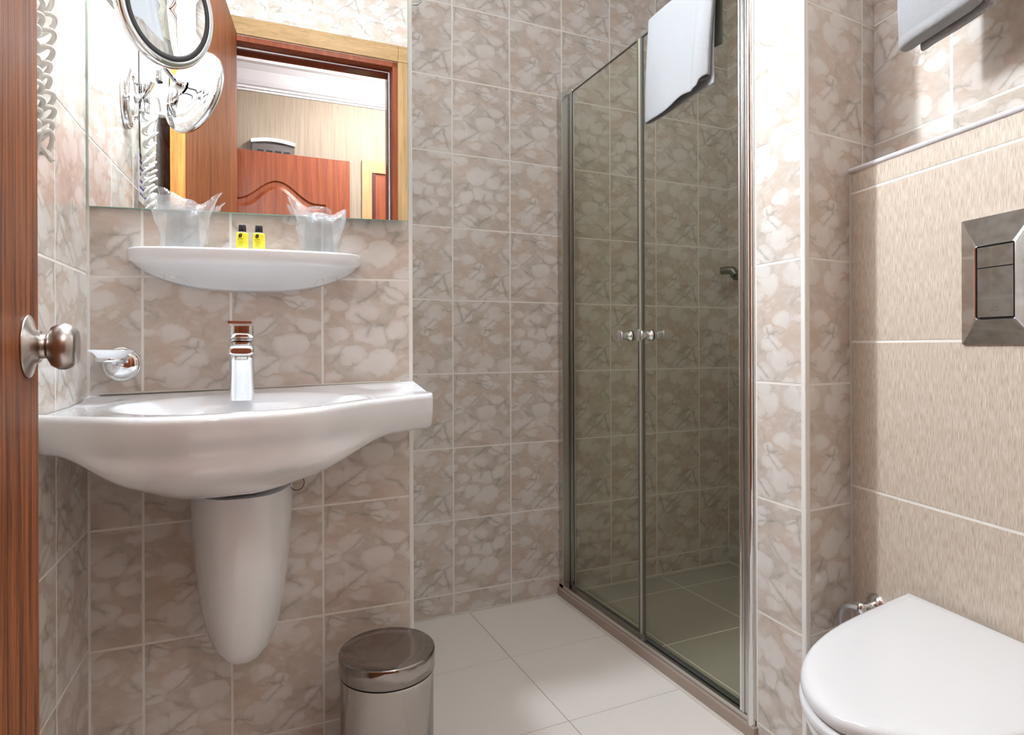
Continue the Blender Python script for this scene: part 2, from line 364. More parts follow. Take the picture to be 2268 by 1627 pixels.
# floor
def floor_tiles(name, xs, ys, z, mats, gw=.002):
    mb = MB(); mb.box((xs[0], ys[0], z-.04), (xs[-1], ys[-1], z-.0012), 1)
    g = gw/2
    for i in range(len(xs)-1):
        for j in range(len(ys)-1):
            x0, x1, y0, y1 = xs[i]+g, xs[i+1]-g, ys[j]+g, ys[j+1]-g; c = .0008
            vs = [(x0,y0,z-.0012),(x1,y0,z-.0012),(x1,y1,z-.0012),(x0,y1,z-.0012),(x0+c,y0+c,z),(x1-c,y0+c,z),(x1-c,y1-c,z),(x0+c,y1-c,z)]
            mb.add(vs, [(4,5,6,7),(0,1,5,4),(1,2,6,5),(2,3,7,6),(3,0,4,7)], 0)
    return struct(mb.build(name, mats))
floor_tiles('floor', [-.36, .06, .393, .728, 1.075], [-.28, .285, .618, .951, 1.284, 1.617, 1.952], 0, [floor_tile, floor_grout])
floor_tiles('floor_by_toilet', [1.075, 1.32], [-.28, .285, .618, .95], 0, [floor_tile, floor_grout])
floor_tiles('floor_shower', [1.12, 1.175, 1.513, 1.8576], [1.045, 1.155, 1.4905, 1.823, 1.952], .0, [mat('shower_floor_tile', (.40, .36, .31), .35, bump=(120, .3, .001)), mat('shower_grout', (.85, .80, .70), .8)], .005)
mb = MB(); mb.box((-.6, -.5, 2.6), (2.0, 2.1, 2.66)); struct(mb.build('ceiling', plaster))
# door wall (behind the camera, seen in the mirror)
DU = (.9943, -.1065); DN = (.1065, .9943); DO = (-.158, -.13)
def DPt(a, off, z): return (DO[0]+DU[0]*a+DN[0]*off, DO[1]+DU[1]*a+DN[1]*off, z)
dz = [0, .25, .5, .75, 1, 1.25, 1.5, 1.75, 2.0, 2.23, 2.405, 2.6]
tiled('wall_door', DO, DU, DN, [-.30, -.095, .1146, .3184, .532, .74, .95, 1.16, 1.5], dz, thick=.14, skip=lambda i, j: False)
# ... opening is cut out of it below

# ------------------------------------------------------------------ cut the doorway
wd = bpy.data.objects['wall_door']
bm = bmesh.new(); bm.from_mesh(wd.data)
def cutplane(co, no):
    bmesh.ops.bisect_plane(bm, geom=bm.verts[:]+bm.edges[:]+bm.faces[:], plane_co=co, plane_no=no)
A0, A1, ZT = -.062, .688, 2.225
cutplane(DPt(A0, 0, 0), (DU[0], DU[1], 0)); cutplane(DPt(A1, 0, 0), (DU[0], DU[1], 0)); cutplane((0, 0, ZT), (0, 0, 1))
kill = []
for f in bm.faces:
    c = f.calc_center_median(); a = (c.x-DO[0])*DU[0]+(c.y-DO[1])*DU[1]
    if A0 < a < A1 and c.z < ZT: kill.append(f)
bmesh.ops.delete(bm, geom=kill, context='FACES'); bm.to_mesh(wd.data); bm.free()
# lining and casing of the doorway
mb = MB()
mb.fbox(DO, DU, DN, (A0, A0+.022), (-.15, .002), (0, 2.225)); mb.fbox(DO, DU, DN, (A1-.022, A1), (-.15, .002), (0, 2.225)); mb.fbox(DO, DU, DN, (A0, A1), (-.15, .002), (2.203, 2.226))
fr = struct(mb.build('door_frame', red_wood))
mb = MB(); mb.fbox(DO, DU, DN, (A0+.022, A1-.022), (-.10, -.055), (2.188, 2.203)); mb.fbox(DO, DU, DN, (A1-.036, A1-.022), (-.10, -.055), (0, 2.19)); mb.fbox(DO, DU, DN, (A0+.022, A0+.036), (-.10, -.055), (0, 2.19))
mb.build('door_stop', dark_wood, fr)
mb = MB(); mb.tube([DPt(A0+.03, -.052, 2.196), DPt(A1-.028, -.052, 2.196), DPt(A1-.028, -.052, .05)], .0045, 8); mb.build('gasket', mat('gasket', (.45, .40, .38), .5), fr)
mb = MB(); mb.fbox(DO, DU, DN, (A0-.07, A1+.002-.0), (.0, .014), (2.228, 2.303)); mb.fbox(DO, DU, DN, (A1+.003, A1+.058), (.0, .014), (2.228, 2.303))
cs = mb.build('casing_head', oak_h, fr, bevel=.002)
mb = MB(); mb.fbox(DO, DU, DN, (A1+.0, A1+.058), (.0, .014), (0, 2.227)); mb.build('casing_side', oak, fr, bevel=.002)
mb = MB(); mb.fbox(DO, DU, DN, (A0-.07, A0), (.0, .014), (0, 2.227)); mb.build('casing_side', oak, fr, bevel=.002)

# ------------------------------------------------------------------ hallway beyond the door
HD = -1.15
def HP(a, off, z): return DPt(a, HD+off, z)
def plane_uv(mb, pts, mi=0):
    a, b, c, d = [Vector(p) for p in pts]; L = (b-a).length; Hh = (d-a).length
    mb.add(pts, [(0, 1, 2, 3)], mi, [[(0, 0), (L, 0), (L, Hh), (0, Hh)]])
mb = MB(); plane_uv(mb, [HP(-1.3, 0, 0), HP(1.6, 0, 0), HP(1.6, 0, 2.7), HP(-1.3, 0, 2.7)]); struct(mb.build('wall_hall', wallpaper))
mb = MB(); plane_uv(mb, [HP(-1.3, 0, 0), HP(-1.3, 1.02, 0), HP(-1.3, 1.02, 2.7), HP(-1.3, 0, 2.7)]); struct(mb.build('wall_hall_left', wallpaper))
mb = MB(); plane_uv(mb, [HP(1.6, 0, 0), HP(1.6, 1.02, 0), HP(1.6, 1.02, 2.7), HP(1.6, 0, 2.7)]); struct(mb.build('wall_hall_right', wallpaper))
mb = MB(); plane_uv(mb, [HP(-1.3, 1.0, 0), HP(-.29, 1.0, 0), HP(-.29, 1.0, 2.7), HP(-1.3, 1.0, 2.7)]); plane_uv(mb, [HP(1.4, 1.0, 0), HP(1.6, 1.0, 0), HP(1.6, 1.0, 2.7), HP(1.4, 1.0, 2.7)])
struct(mb.build('wall_hall_near', wallpaper))
mb = MB(); mb.fbox(DO, DU, DN, (-1.35, 1.65), (-1.2, -.13), (-.05, -.002)); struct(mb.build('floor_hall', mat('hall_floor', (.25, .12, .06), .4)))
mb = MB(); mb.fbox(DO, DU, DN, (-1.35, 1.65), (-1.2, -.13), (2.66, 2.72)); struct(mb.build('ceiling_hall', mat('hall_ceiling', (.50, .48, .47), .7)))
# crown moulding
prof = [(0, 2.43), (.006, 2.43), (.008, 2.441), (.018, 2.443), (.018, 2.455), (.03, 2.460), (.045, 2.48), (.075, 2.53), (.105, 2.556), (.125, 2.562), (.127, 2.585), (.145, 2.585), (.147, 2.605), (.19, 2.612), (.192, 2.635), (.22, 2.637), (.222, 2.66), (0, 2.66)]
mb = MB(); mb.loft([[HP(a, o_, z) for o_, z in prof] for a in (-1.3, 1.6)], True, True, True, smooth=False); struct(mb.build('trim_7', mat('crown_plaster', (.62, .60, .62), .5)))
mb = MB(); mb.loft([[HP(-.36+o_*1.0, b, z) for o_, z in prof] for b in (0, 1.0)], True, True, True, smooth=False); struct(mb.build('trim_8', MATS['crown_plaster']))
# hallway ceiling lamp (behind the lintel)
t = thing('ceiling_lamp', 'round white ceiling lamp in the hallway outside the bathroom door', 'lamp', HP(.86, .66, 2.66))
mb = MB(); mb.lathe(HP(.86, .66, 2.66), (0, 0, -1), [(.17, 0), (.17, .03), (.16, .035)]); mb.build('lamp_base', plaster, t)
mb = MB(); mb.lathe(HP(.86, .66, 2.625), (0, 0, -1), [(.155, 0), (.15, .03), (.12, .055), (.06, .07), (0.002, .074)]); mb.build('lamp_shade', hall_m, t)
# hallway door with arched panel, standing open against the wall
HU = Vector((math.cos(R(-3.2)), math.sin(R(-3.2)), 0))
d2 = HP(.625, .05, 0)
DW = .92
def H2(a, off, z): # a measured from right edge leftwards
    return (d2[0]-DU[0]*a+DN[0]*off, d2[1]-DU[1]*a+DN[1]*off+.02*a, z)
def arch_outline(inset, n=40):
    # panel outline (a, z), a from right edge
    a0, a1 = .145+inset, .145+.56-inset; pts = []; zb = .95+inset
    for k in range(n+1):
        tt = k/n; a = a0+(a1-a0)*tt
        x = abs(tt-.5)*2
        s = .5+.5*math.cos(math.pi*min(1, x/.80))
        pts.append((a, 1.762-inset+.118*s))
    return [(a0, zb)]+pts+[(a1, zb)]
root = thing('door_2', 'reddish-brown panelled door with an arched panel, seen in the mirror, open in the hallway', 'door', (d2[0]-.4, d2[1]+.03, 0)); root['kind'] = 'structure'
mb = MB()
o0, o1, o2, o3 = arch_outline(0), arch_outline(.008), arch_outline(.03), arch_outline(.05)
# slab faces around panel: front built as strips
T0 = .040
def ringpts(o, dpt): return [H2(a, dpt, z) for a, z in o]
mb.loft([ringpts(o0, T0), ringpts(o1, T0-.009), ringpts(o2, T0-.007), ringpts(o3, T0+.001)], True, False, True, smooth=False)
outer = []
for (a, z) in o0:
    outer.append((a, z))
top = [(a, 2.045) for a, z in o0]; top[0] = (0, o0[0][1]); top[-1] = (DW, o0[-1][1]); top[1] = (0, 2.045); top[-2] = (DW, 2.045)
n_ = len(o0)
for k in range(n_-1): mb.add([H2(*outer[k][:1], T0, outer[k][1]), H2(outer[k+1][0], T0, outer[k+1][1]), H2(top[k+1][0], T0, top[k+1][1]), H2(top[k][0], T0, top[k][1])], [(0, 1, 2, 3)])
mb.add([H2(0, T0, 0), H2(DW, T0, 0), H2(DW, T0, o0[0][1]), H2(0, T0, o0[0][1])], [(0, 1, 2, 3)])
mb.add([H2(0, 0, 0), H2(DW, 0, 0), H2(DW, 0, 2.045), H2(0, 0, 2.045), H2(0, T0, 0), H2(DW, T0, 0), H2(DW, T0, 2.045), H2(0, T0, 2.045)], [(0, 1, 2, 3), (0, 3, 7, 4), (1, 2, 6, 5), (3, 2, 6, 7)])
mb.build('door_leaf', red_wood, root)
# further doorway in the hall
mb = MB(); mb.fbox(DO, DU, DN, (.712, .775), (HD, HD+.018), (0, 2.085)); mb.fbox(DO, DU, DN, (.712, 1.5), (HD, HD+.0185), (2.01, 2.086)); f3 = struct(mb.build('door_3', oak))
mb = MB(); mb.fbox(DO, DU, DN, (.775, 1.5), (HD, HD+.006), (0, 2.01)); mb.build('door_leaf', red_wood, f3)
mb = MB(); mb.fbox(DO, DU, DN, (.775, .80), (HD, HD+.014), (0, 2.01)); mb.build('door_frame', dark_wood, f3)
# electrical box on the hall wall
bx = HP(.20, 0, 2.0); t = thing('electrical_box', 'white electrical box with a dark smoked cover on the hallway wall, above the arched door', 'electrical box', bx)
mb = MB()
for k in range(12):
    a0 = .055+(.305-.055)*k/12; a1 = .055+(.305-.055)*(k+1)/12
    bz = lambda a: 2.132+.016*math.sin(math.pi*(a-.055)/.25)
    mb.add([HP(a0, 0, bz(a0)-.02), HP(a1, 0, bz(a1)-.02), HP(a1, .05, bz(a1)-.022), HP(a0, .05, bz(a0)-.022), HP(a0, 0, bz(a0)+.006), HP(a1, 0, bz(a1)+.006), HP(a1, .046, bz(a1)), HP(a0, .046, bz(a0))], [(0,3,2,1),(4,5,6,7),(3,2,6,7),(0,1,5,4),(0,3,7,4),(1,2,6,5)])
mb.build('hood', plastic_white, t)
mb = MB(); mb.fbox(DO, DU, DN, (.058, .302), (HD, HD+.035), (1.90, 2.118)); cov = mb.build('cover', dark_panel, t, bevel=.004)
for k in range(4):
    mb = MB(); mb.fbox(DO, DU, DN, (.09+.05*k, .125+.05*k), (HD+.034, HD+.037), (2.04, 2.075)); mb.build('breaker', black, t)

# ------------------------------------------------------------------ bathroom door leaf (open, next to the camera)
F1 = Vector((-.185, .82)); F0 = Vector((-.159, -.085)); fu = (F1-F0).normalized(); fn = Vector((fu.y, -fu.x)); FL = (F1-F0).length
root = thing('door_1', 'open reddish-brown wooden bathroom door at the left edge with a round metal knob', 'door', (F0.x, F0.y, 0)); root['kind'] = 'structure'
mb = MB(); mb.fbox(F0, fu, fn, (0, FL-.0008), (-.040, 0), (.008, 2.215)); mb.build('door_leaf', door_wood, root, bevel=.0012)
mb = MB(); mb.fbox(F0, fu, fn, (FL-.0008, FL+.0005), (-.0395, -.0006), (.008, 2.2145)); mb.build('edge_band', door_edge, root)
kc = F0+fu*(FL-.047); kz = .8825; ax = (fn.x, fn.y, 0)
kn = MB(); kn.lathe((kc.x, kc.y, kz), ax, [(.0310, 0), (.0320, .001), (.0312, .0025), (.0175, .0065), (.0165, .0105), (.0125, .011), (.0122, .016)], 64); ro = kn.build('rosette', satin, root)
kn = MB(); kn.lathe((kc.x, kc.y, kz), ax, [(.0095, .013), (.0098, .0165), (.014, .0175), (.0200, .0205), (.0236, .0265), (.0240, .0320), (.0218, .0385), (.0165, .0425), (.012, .0425), (.0095, .0418), (.0, .0418)], 64); kn.build('door_knob', satin, root)

# ------------------------------------------------------------------ wall mirror
MYA = R(3.8); MU = (math.cos(MYA), -math.sin(MYA)); MN = (-math.sin(MYA), -math.cos(MYA)); MO = (-.244+MN[0]*.008, 1.42+MN[1]*.008)
def MPt(a, off, z): return (MO[0]+MU[0]*a+MN[0]*off, MO[1]+MU[1]*a+MN[1]*off, z)
t = thing('wall_mirror', 'large frameless mirror on the tiled wall above the ceramic shelf', 'mirror', MPt(.31, -.004, 1.5))
ml, mr = .004, .6155; zb0, zb1 = 1.1510, 1.1640
def mirbox(mb, a0, a1, n0, n1, ins=0):
    zz = lambda a: zb0+(zb1-zb0)*(a-ml)/(mr-ml)
    vs = [MPt(a, n, z) for n in (n0, n1) for a, z in ((a0+ins, zz(a0)+ins), (a1-ins, zz(a1)+ins), (a1-ins, 1.86-ins), (a0+ins, 1.86-ins))]
    mb.add(vs, [(3,2,1,0),(4,5,6,7),(0,1,5,4),(1,2,6,5),(2,3,7,6),(3,0,4,7)])
mb = MB(); mirbox(mb, ml, mr, -.004, -.0005); mb.build('glass_edge', mirror_edge, t)
mb = MB(); mirbox(mb, ml, mr, -.0005, 0, .0007); mb.build('mirror_glass', mirror_m, t)
# lamp above the mirror (above the picture)
t = thing('wall_lamp', 'white oval lamp on a chrome bracket on the wall above the mirror', 'lamp', SP(.30, 0, 1.98))
mb = MB(); mb.fbox(SO, SU, SNn, (.20, .26), (0, .022), (1.93, 2.03)); mb.build('lamp_bracket', chrome, t, bevel=.004)
mb = MB(); mb.lathe(SP(.23, .066, 1.98), (0, 0, 1), [(.002, -.10), (.03, -.094), (.045, -.07), (.05, 0), (.045, .07), (.03, .094), (.002, .10)], 32); mb.build('lamp_diffuser', lamp_m, t)
# unseen fill lamp, added overhead to brighten the bathroom
t = thing('ceiling_lamp', 'round fill lamp added on the bathroom ceiling, out of view', 'lamp', (.50, .80, 2.6))
mb = MB(); mb.lathe((.50, .80, 2.6), (0, 0, -1), [(.14, 0), (.14, .02)]); mb.build('lamp_base', plaster, t)
mb = MB(); mb.lathe((.50, .80, 2.58), (0, 0, -1), [(.13, 0), (.125, .03), (.09, .05), (0.002, .06)]); mb.build('lamp_shade', fill_m, t)

# ------------------------------------------------------------------ washbasin
def lerp(a, b, t): return a+(b-a)*t
def interp(x, xs, ys):
    # smooth (catmull) interpolation
    if x <= xs[0]: return ys[0]
    if x >= xs[-1]: return ys[-1]
    i = max(k for k in range(len(xs)) if xs[k] <= x); i = min(i, len(xs)-2)
    t = (x-xs[i])/(xs[i+1]-xs[i])
    sl = lambda k: (ys[min(k+1, len(xs)-1)]-ys[max(k-1, 0)])/(xs[min(k+1, len(xs)-1)]-xs[max(k-1, 0)])
    h = xs[i+1]-xs[i]; m0, m1 = sl(i)*h, sl(i+1)*h
    return (2*t**3-3*t*t+1)*ys[i]+(t**3-2*t*t+t)*m0+(-2*t**3+3*t*t)*ys[i+1]+(t**3-t*t)*m1
def sstep(a, b, x):
    t = max(0, min(1, (x-a)/(b-a))); return t*t*(3-2*t)
def basin_section(a):
    F = interp(a, [-.012, .065, .128, .20, .262, .372, .502, .60, .628], [.300, .365, .415, .437, .430, .395, .275, .2, .182])
    zb = .7895+.0225*a; zf = .7835+.0065*a
    bulge = sstep(.015, .195, a)*(1-sstep(.285, .545, a))
    h = lerp(.070, .0775, sstep(0, .3, a))+.0965*bulge; n = lerp(6.5, 2.5, sstep(0, 1.0, bulge)**.8)
    return F, zb, zf, h, n
def basin_ring(a, inset=0.0):
    F, zb, zf, h, n = basin_section(a); pts = []
    NT, NB = 44, 44; r = .011
    F -= inset
    for j in range(NT+1):
        o = F-r if j == NT else (F-r)*j/NT
        z = lerp(zb, zf, min(1, o/.12))
        # bowl
        cx_, cy_ = .285, .235
        ex = abs((a-cx_)/.215); ey = abs((o-cy_)/(.165 if o < cy_ else (F-.03-cy_+1e-6)))
        d = (ex**2.6+ey**2.4)**(1/2.5)
        z -= .105*(1-sstep(.35, 1.0, d))+.002*math.exp(-((d-1.03)/.06)**2)*0
        # shallow tray on both wings
        if abs(a-.285) > .18: z -= .006*sstep(.02, .05, o)*sstep(.015, .04, F-o)*sstep(.20, .25, abs(a-.285))*(1-sstep(.29, .31, abs(a-.285)))
        pts.append((o, z))
    for k in range(1, 6):
        th = math.pi/2*k/5; pts.append((F-r+r*math.sin(th), zf-r+r*math.cos(th)))
    for j in range(1, NB+1):
        p = j/NB*math.pi/2; c_, s_ = max(0, math.cos(p)), math.sin(p)
        o = F*c_**(2/n); z = zf-r-(h-r)*s_**(2/n)
        dz_ = zf-z; o -= (.006+.013*sstep(.0, .5, (h-.075)/.0965))*math.exp(-((dz_-.058)/.021)**2)
        pts.append((max(o, 0), z+inset*.0))
    return [SP(a, o+.0005, z) for o, z in pts]
t = thing('washbasin', 'white ceramic washbasin with curved front, mounted on the tiled wall', 'washbasin', SP(.3, 0, .79))
mb = MB(); A = [-.0105, -.010]+[-.008+k*(.6335)/70 for k in range(71)]+[.6270, .6295, .6305]
rings = []
for a in A:
    ins = 0
    if a > .6255: ins = {.6270: .001, .6295: .004, .6305: .009}.get(a, 0)
    rings.append(basin_ring(a, ins))
# clip left end against left wall plane
def clipL(p):
    xw = -.244-(1.42-p[1])*math.tan(R(2.92))+.0008
    return (max(p[0], xw), p[1], p[2])
rings = [[clipL(p) for p in r] for r in rings]
mb.loft(rings, True, True, True); mb.build('basin_body', ceramic, t)
mb = MB(); mb.lathe(SP(.285, .235, .6845), (0, 0, 1), [(.022, 0), (.022, .004), (.015, .005)], 32); mb.build('drain', chrome, t)
# silicone bead
mb = MB(); mb.tube([SP(.02, .001, .793), SP(.25, .001, .797), SP(.60, .001, .8035)], .0025, 6); mb.build('silicone_bead', silicone, t)
# half pedestal
t = thing('pedestal', 'white ceramic half pedestal hanging on the wall below the washbasin', 'pedestal', SP(.27, 0, .28))
mb = MB(); rings = []
for z, wd_, p_ in ((.611, .0975, .196), (.56, .096, .205), (.50, .092, .198), (.44, .087, .186), (.39, .081, .175), (.345, .073, .162), (.31, .062, .148), (.29, .050, .132), (.277, .035, .112), (.271, .018, .09), (.269, .004, .07)):
    rg = []
    for k in range(41):
        th = math.pi*k/40; c_, s_ = math.cos(th), math.sin(th)
        rg.append(SP(.268+.004+wd_*math.copysign(abs(c_)**.8, c_), .001+p_*s_**.9, z+(.012*(1-s_)*0)))
    rings.append(rg)
mb.loft(rings, True, True, True); mb.build('pedestal_body', ceramic, t)
mb = MB(); c0 = SP(.372, .10, .612); mb.tube([(c0[0]+.0135*math.cos(a), c0[1], c0[2]+.0145*math.sin(a)) for a in [2.2+k*(2*math.pi-1.1)/24 for k in range(25)]], .0008, 6)
tag(mb.build('wire_loop', black), 'thin black wire loop under the washbasin, right of the pedestal', 'wire')

# ------------------------------------------------------------------ faucet
def srect(cx_, cy_, w_, d_, z, n=5.0, seg=40, frame=SP):
    out = []
    for k in range(seg):
        th = 2*math.pi*k/seg; c_, s_ = math.cos(th), math.sin(th)
        out.append(frame(cx_+w_/2*math.copysign(abs(c_)**(2/n), c_), cy_+d_/2*math.copysign(abs(s_)**(2/n), s_), z))
    return out
t = thing('faucet', 'chrome single-lever faucet on the back edge of the washbasin', 'faucet', SP(.270, .12, .79))
mb = MB(); ca, co = .2725, .118
mb.loft([srect(ca, (.095+fr_)/2, w_, fr_-.095, z, 3.0) for z, w_, fr_ in ((.782, .0445, .136), (.784, .0448, .1365), (.80, .0442, .1385), (.82, .0438, .143), (.84, .0436, .1495), (.856, .0438, .157), (.868, .044, .164), (.892, .0446, .150), (.897, .0448, .146), (.8985, .0435, .144))], True, True, True)
mb.build('faucet_body', chrome, t)
mb = MB()
rings = []
for off, zc, hh, ww in ((.118, .881, .030, .040), (.135, .881, .030, .043), (.155, .880, .028, .0445), (.172, .878, .024, .0445), (.185, .876, .020, .043), (.190, .8755, .016, .040), (.192, .875, .010, .034)):
    rg = []
    for k in range(28):
        th = 2*math.pi*k/28; c_, s_ = math.cos(th), math.sin(th)
        rg.append(SP(ca+ww/2*math.copysign(abs(c_)**.5, c_), off, zc+hh/2*math.copysign(abs(s_)**.6, s_)))
    rings.append(rg)
mb.loft(rings, True, True, True); mb.build('spout', chrome, t)
mb = MB(); mb.lathe(SP(ca, .170, .868), (0, 0, -1), [(.0115, 0), (.0115, .008), (.010, .0095), (.010, .006)], 32); mb.build('aerator', steel, t)
mb = MB(); mb.loft([srect(ca+.0005, co+.004, w_, d_, z, 4.5) for z, w_, d_ in ((.8995, .0425, .050), (.901, .0435, .052), (.916, .0432, .054), (.9215, .0430, .055))], True, True, True)
lv = mb.build('lever_base', chrome, t)
mb = MB(); mb.loft([[SP(ca-.0015+x*s_, co+.008+y, zt+.02*(y+.03)) for x, y in ((-.024, -.022), (-.0225, -.028), (.020, -.028), (.0225, -.022), (.0215, .035), (.019, .040), (-.022, .040), (-.025, .034))] for zt, s_ in ((.9235, .98), (.925, 1), (.9275, 1), (.9285, .97))], True, True, True, smooth=False)
mb.build('lever', chrome, t, bevel=.0008)

# ------------------------------------------------------------------ ceramic shelf
SC = .2895; SA = .2225
t = thing('ceramic_shelf', 'white ceramic shelf on the tiled wall, between mirror and washbasin', 'shelf', SP(SC, 0, 1.03))
def ztop(x): return 1.0685+.018*x+.009*(abs(x)/SA)**3
mb = MB(); rings = []
NS = 56
for k in range(NS+1):
    q = -1+2*k/NS; x = SA*math.sin(q*math.pi/2); e = max(0, 1-(abs(x)/SA)**2.6)
    p_ = .004+.131*e**.55; lip = .014+.012*e**.4
    zt = ztop(x); zb = zt-(.014+.012*e**.3+.047*e**.8)
    r = min(.005, p_*.3); pts = [(0, zt-.003), (p_*.3, zt-.004), (p_*.7, zt-.004), (max(p_-.014, p_*.75), zt-.003), (max(p_-.008, p_*.82), zt), (p_-r*.6, zt-.0005), (p_-r*.15, zt-.002), (p_, zt-.005), (p_-.001, zt-lip*.6), (p_-.004, zt-lip), (p_*.92-.004, zt-lip-.006)]
    for j in range(1, 9):
        s_ = j/8; oo = (p_*.92-.004)*(1-s_)**1.1; zz = lerp(zt-lip-.006, zb, s_**.85)
        pts.append((max(oo, 0), zz))
    rings.append([SP(SC+x, .0005+max(o_, 0), z) for o_, z in pts])
mb.loft(rings, True, True, True); mb.build('shelf_body', ceramic, t)
def under(x, s_):
    e = max(0, 1-(abs(x)/SA)**2.6); p_ = .004+.131*e**.55; lip = .014+.012*e**.4; zt = ztop(x)
    zb = zt-(.014+.012*e**.3+.047*e**.8)
    return SP(SC+x, .0005+(p_*.92-.004)*(1-s_)**1.1, lerp(zt-lip-.006, zb, s_**.85))
for sx in (-.1400, .1440):
    mb = MB(); mb.tube([under(sx+.024*math.cos(math.pi*j/20)+.004, 1-.62*math.sin(math.pi*j/20)**.8) for j in range(1, 20)], .0012, 8)
    mb.build('screw_recess', ceramic, t)
    c = under(sx, .52); mb = MB(); mb.lathe(c, (SNn[0], SNn[1], -.6), [(.0068, -.004), (.0068, .0015), (.005, .003), (.001, .0033)], 20); mb.build('screw_cap', plastic_white, t)

# ------------------------------------------------------------------ tumblers in bags
def tumbler(a, off, z0, label):
    t = thing('tumbler', label, 'glass', SP(a, off, z0), 'upside-down glasses on the shelf'); c = SP(a, off, z0)
    mb = MB(); mb.lathe(c, (0, 0, 1), [(.0300, 0), (.0303, .001), (.0290, .03), (.0275, .06), (.0258, .085), (.0245, .0955), (.0215, .098), (.001, .098)], 40, cap0=False)
    mb.build('tumbler_wall', tumbler_m, t)
    mb = MB(); mb.lathe(c, (0, 0, 1), [(.0283, 0.001), (.0270, .03), (.0255, .06), (.0235, .082), (.020, .086), (.001, .0865)], 40, cap0=False)
    mb.build('inner_wall', tumbler_m, t)
def bag(a, off, z0, pts_top, label, seed):
    rnd = random.Random(seed); mb = MB(); rings = []; NS_ = 48
    for j in range(15):
        s_ = j/14; rg = []
        for k in range(NS_):
            th = 2*math.pi*k/NS_
            # bottom: round-ish around glass ; top: flattened flared opening
            bx_, by_ = .0335*math.cos(th), .0335*math.sin(th)
            wx = interp(s_, [0, .5, .8, 1], [.034, .044, .052, .057]); wy = interp(s_, [0, .5, .85, 1], [.034, .036, .030, .016])
            x, y = wx*math.copysign(abs(math.cos(th))**.8, math.cos(th)), wy*math.sin(th)
            nz = noise.noise(Vector((math.cos(th)*2.2+seed, math.sin(th)*2.2, s_*2.4)))+.6*noise.noise(Vector((math.cos(th)*6+seed, math.sin(th)*6, s_*5)))
            f = 1+nz*.22*s_+.05*nz
            ang = (math.cos(th)); h = interp(ang, [-1, -.4, .1, .55, 1], pts_top)
            zz = z0+s_*h+.006*nz*s_
            rg.append(SP(a+x*f+.004*s_, off+y*f-.004*s_+.010*nz*s_, zz))
        rings.append(rg)
    mb.loft(rings, True, False, False, smooth=True)
    return tag(mb.build('plastic_bag', bag_m), label, 'bag', 'clear bags around the glasses')
zs1, zs2 = 1.0660, 1.0715
tumbler(.168, .062, zs1, 'upside-down clear glass in a bag at the left end of the shelf')
tumbler(.419, .058, zs2, 'upside-down clear glass in a bag at the right end of the shelf')
bag(.166, .060, zs1, [.108, .113, .094, .096, .116], 'crumpled clear plastic bag around the left glass on the shelf', 3)
bag(.419, .058, zs2, [.116, .094, .086, .094, .106], 'crumpled clear plastic bag around the right glass on the shelf', 11)
# ------------------------------------------------------------------ toiletry bottles
def bottle(a, off, z0, label):
    t = thing('toiletry_bottle', label, 'bottle', SP(a, off, z0), 'yellow toiletry bottles'); fr_ = SP
    mb = MB(); mb.loft([srect(a, off, w_, d_, z0+z, 4) for z, w_, d_ in ((0, .021, .013), (.001, .0228, .0145), (.030, .0228, .0145), (.0335, .022, .0138), (.0348, .017, .012), (.035, .012, .010))], True, True, True); b_ = mb.build('bottle_body', yellow, t)
    mb = MB(); mb.lathe(SP(a, off, z0+.034), (0, 0, 1), [(.0066, 0), (.0066, .0025)], 24); mb.build('neck', plastic_white, t)
    mb = MB(); mb.lathe(SP(a, off, z0+.036), (0, 0, 1), [(.0069, 0), (.0071, .001), (.0067, .0125), (.0060, .0136), (.001, .0138)], 28); mb.build('cap', black, t)
    mb = MB()
    # leaf emblem: two black half leaves
    for sgn in (-1, 1):
        pts = []
        for k in range(13):
            th = math.pi*k/12; pts.append((sgn*(.0003+.0026*math.sin(th))-.0035+.0008*math.cos(th), .0278+.0046*math.cos(th)))
        mb.add([SP(a+x, off+.0075, z0+z) for x, z in pts], [tuple(range(13))])
    for (x0, x1, z, h) in ((-.0085, -.0045, .0205, .0004), (-.004, .0015, .0213, .0007), (-.0075, .002, .0175, .0003), (-.0065, .001, .0150, .0003), (-.0065, .002, .0125, .0003), (-.006, .000, .0100, .0003), (-.0075, .0015, .0070, .0004)):
        mb.add([SP(a+x0, off+.0075, z0+z), SP(a+x1, off+.0075, z0+z), SP(a+x1, off+.0075, z0+z+h), SP(a+x0, off+.0075, z0+z+h)], [(0, 1, 2, 3)])
    mb.build('label_print', black, t)
bottle(.2735, .085, 1.0705, 'small yellow bottle with black cap on the shelf, the left one of two')
bottle(.3035, .085, 1.0710, 'small yellow bottle with black cap on the shelf, the right one of two')

# ------------------------------------------------------------------ soap dish
sc_ = SP(.056, 0, .8495)
t = thing('soap_dish', 'frosted glass soap dish in a round chrome wall holder above the washbasin', 'soap dish', sc_)
nn = (SNn[0], SNn[1], 0)
mb = MB(); mb.lathe(sc_, nn, [(.0335, .0005), (.0335, .0015), (.032, .0035), (.0305, .004), (.0288, .003), (.0283, .0038), (.0235, .006), (.014, .008), (.0005, .009)], 56); mb.build('wall_plate', chrome, t)
dc = SP(.048, .052, .8600)
mb = MB(); mb.tube([SP(.056, .006, .8495), SP(.054, .022, .851), SP(.050, .034, .855)], .005, 14); mb.build('arm', chrome, t)
k_ = .78
mb = MB(); mb.lathe(dc, (0, 0, 1), [(r_*k_, h*.9) for r_, h in ((.0275, -.005), (.0320, -.005), (.0325, .0), (.0320, .004), (.0275, .004), (.0272, 0), (.0275, -.005))], 48, cap0=False, cap1=False); mb.build('holder_ring', chrome, t)
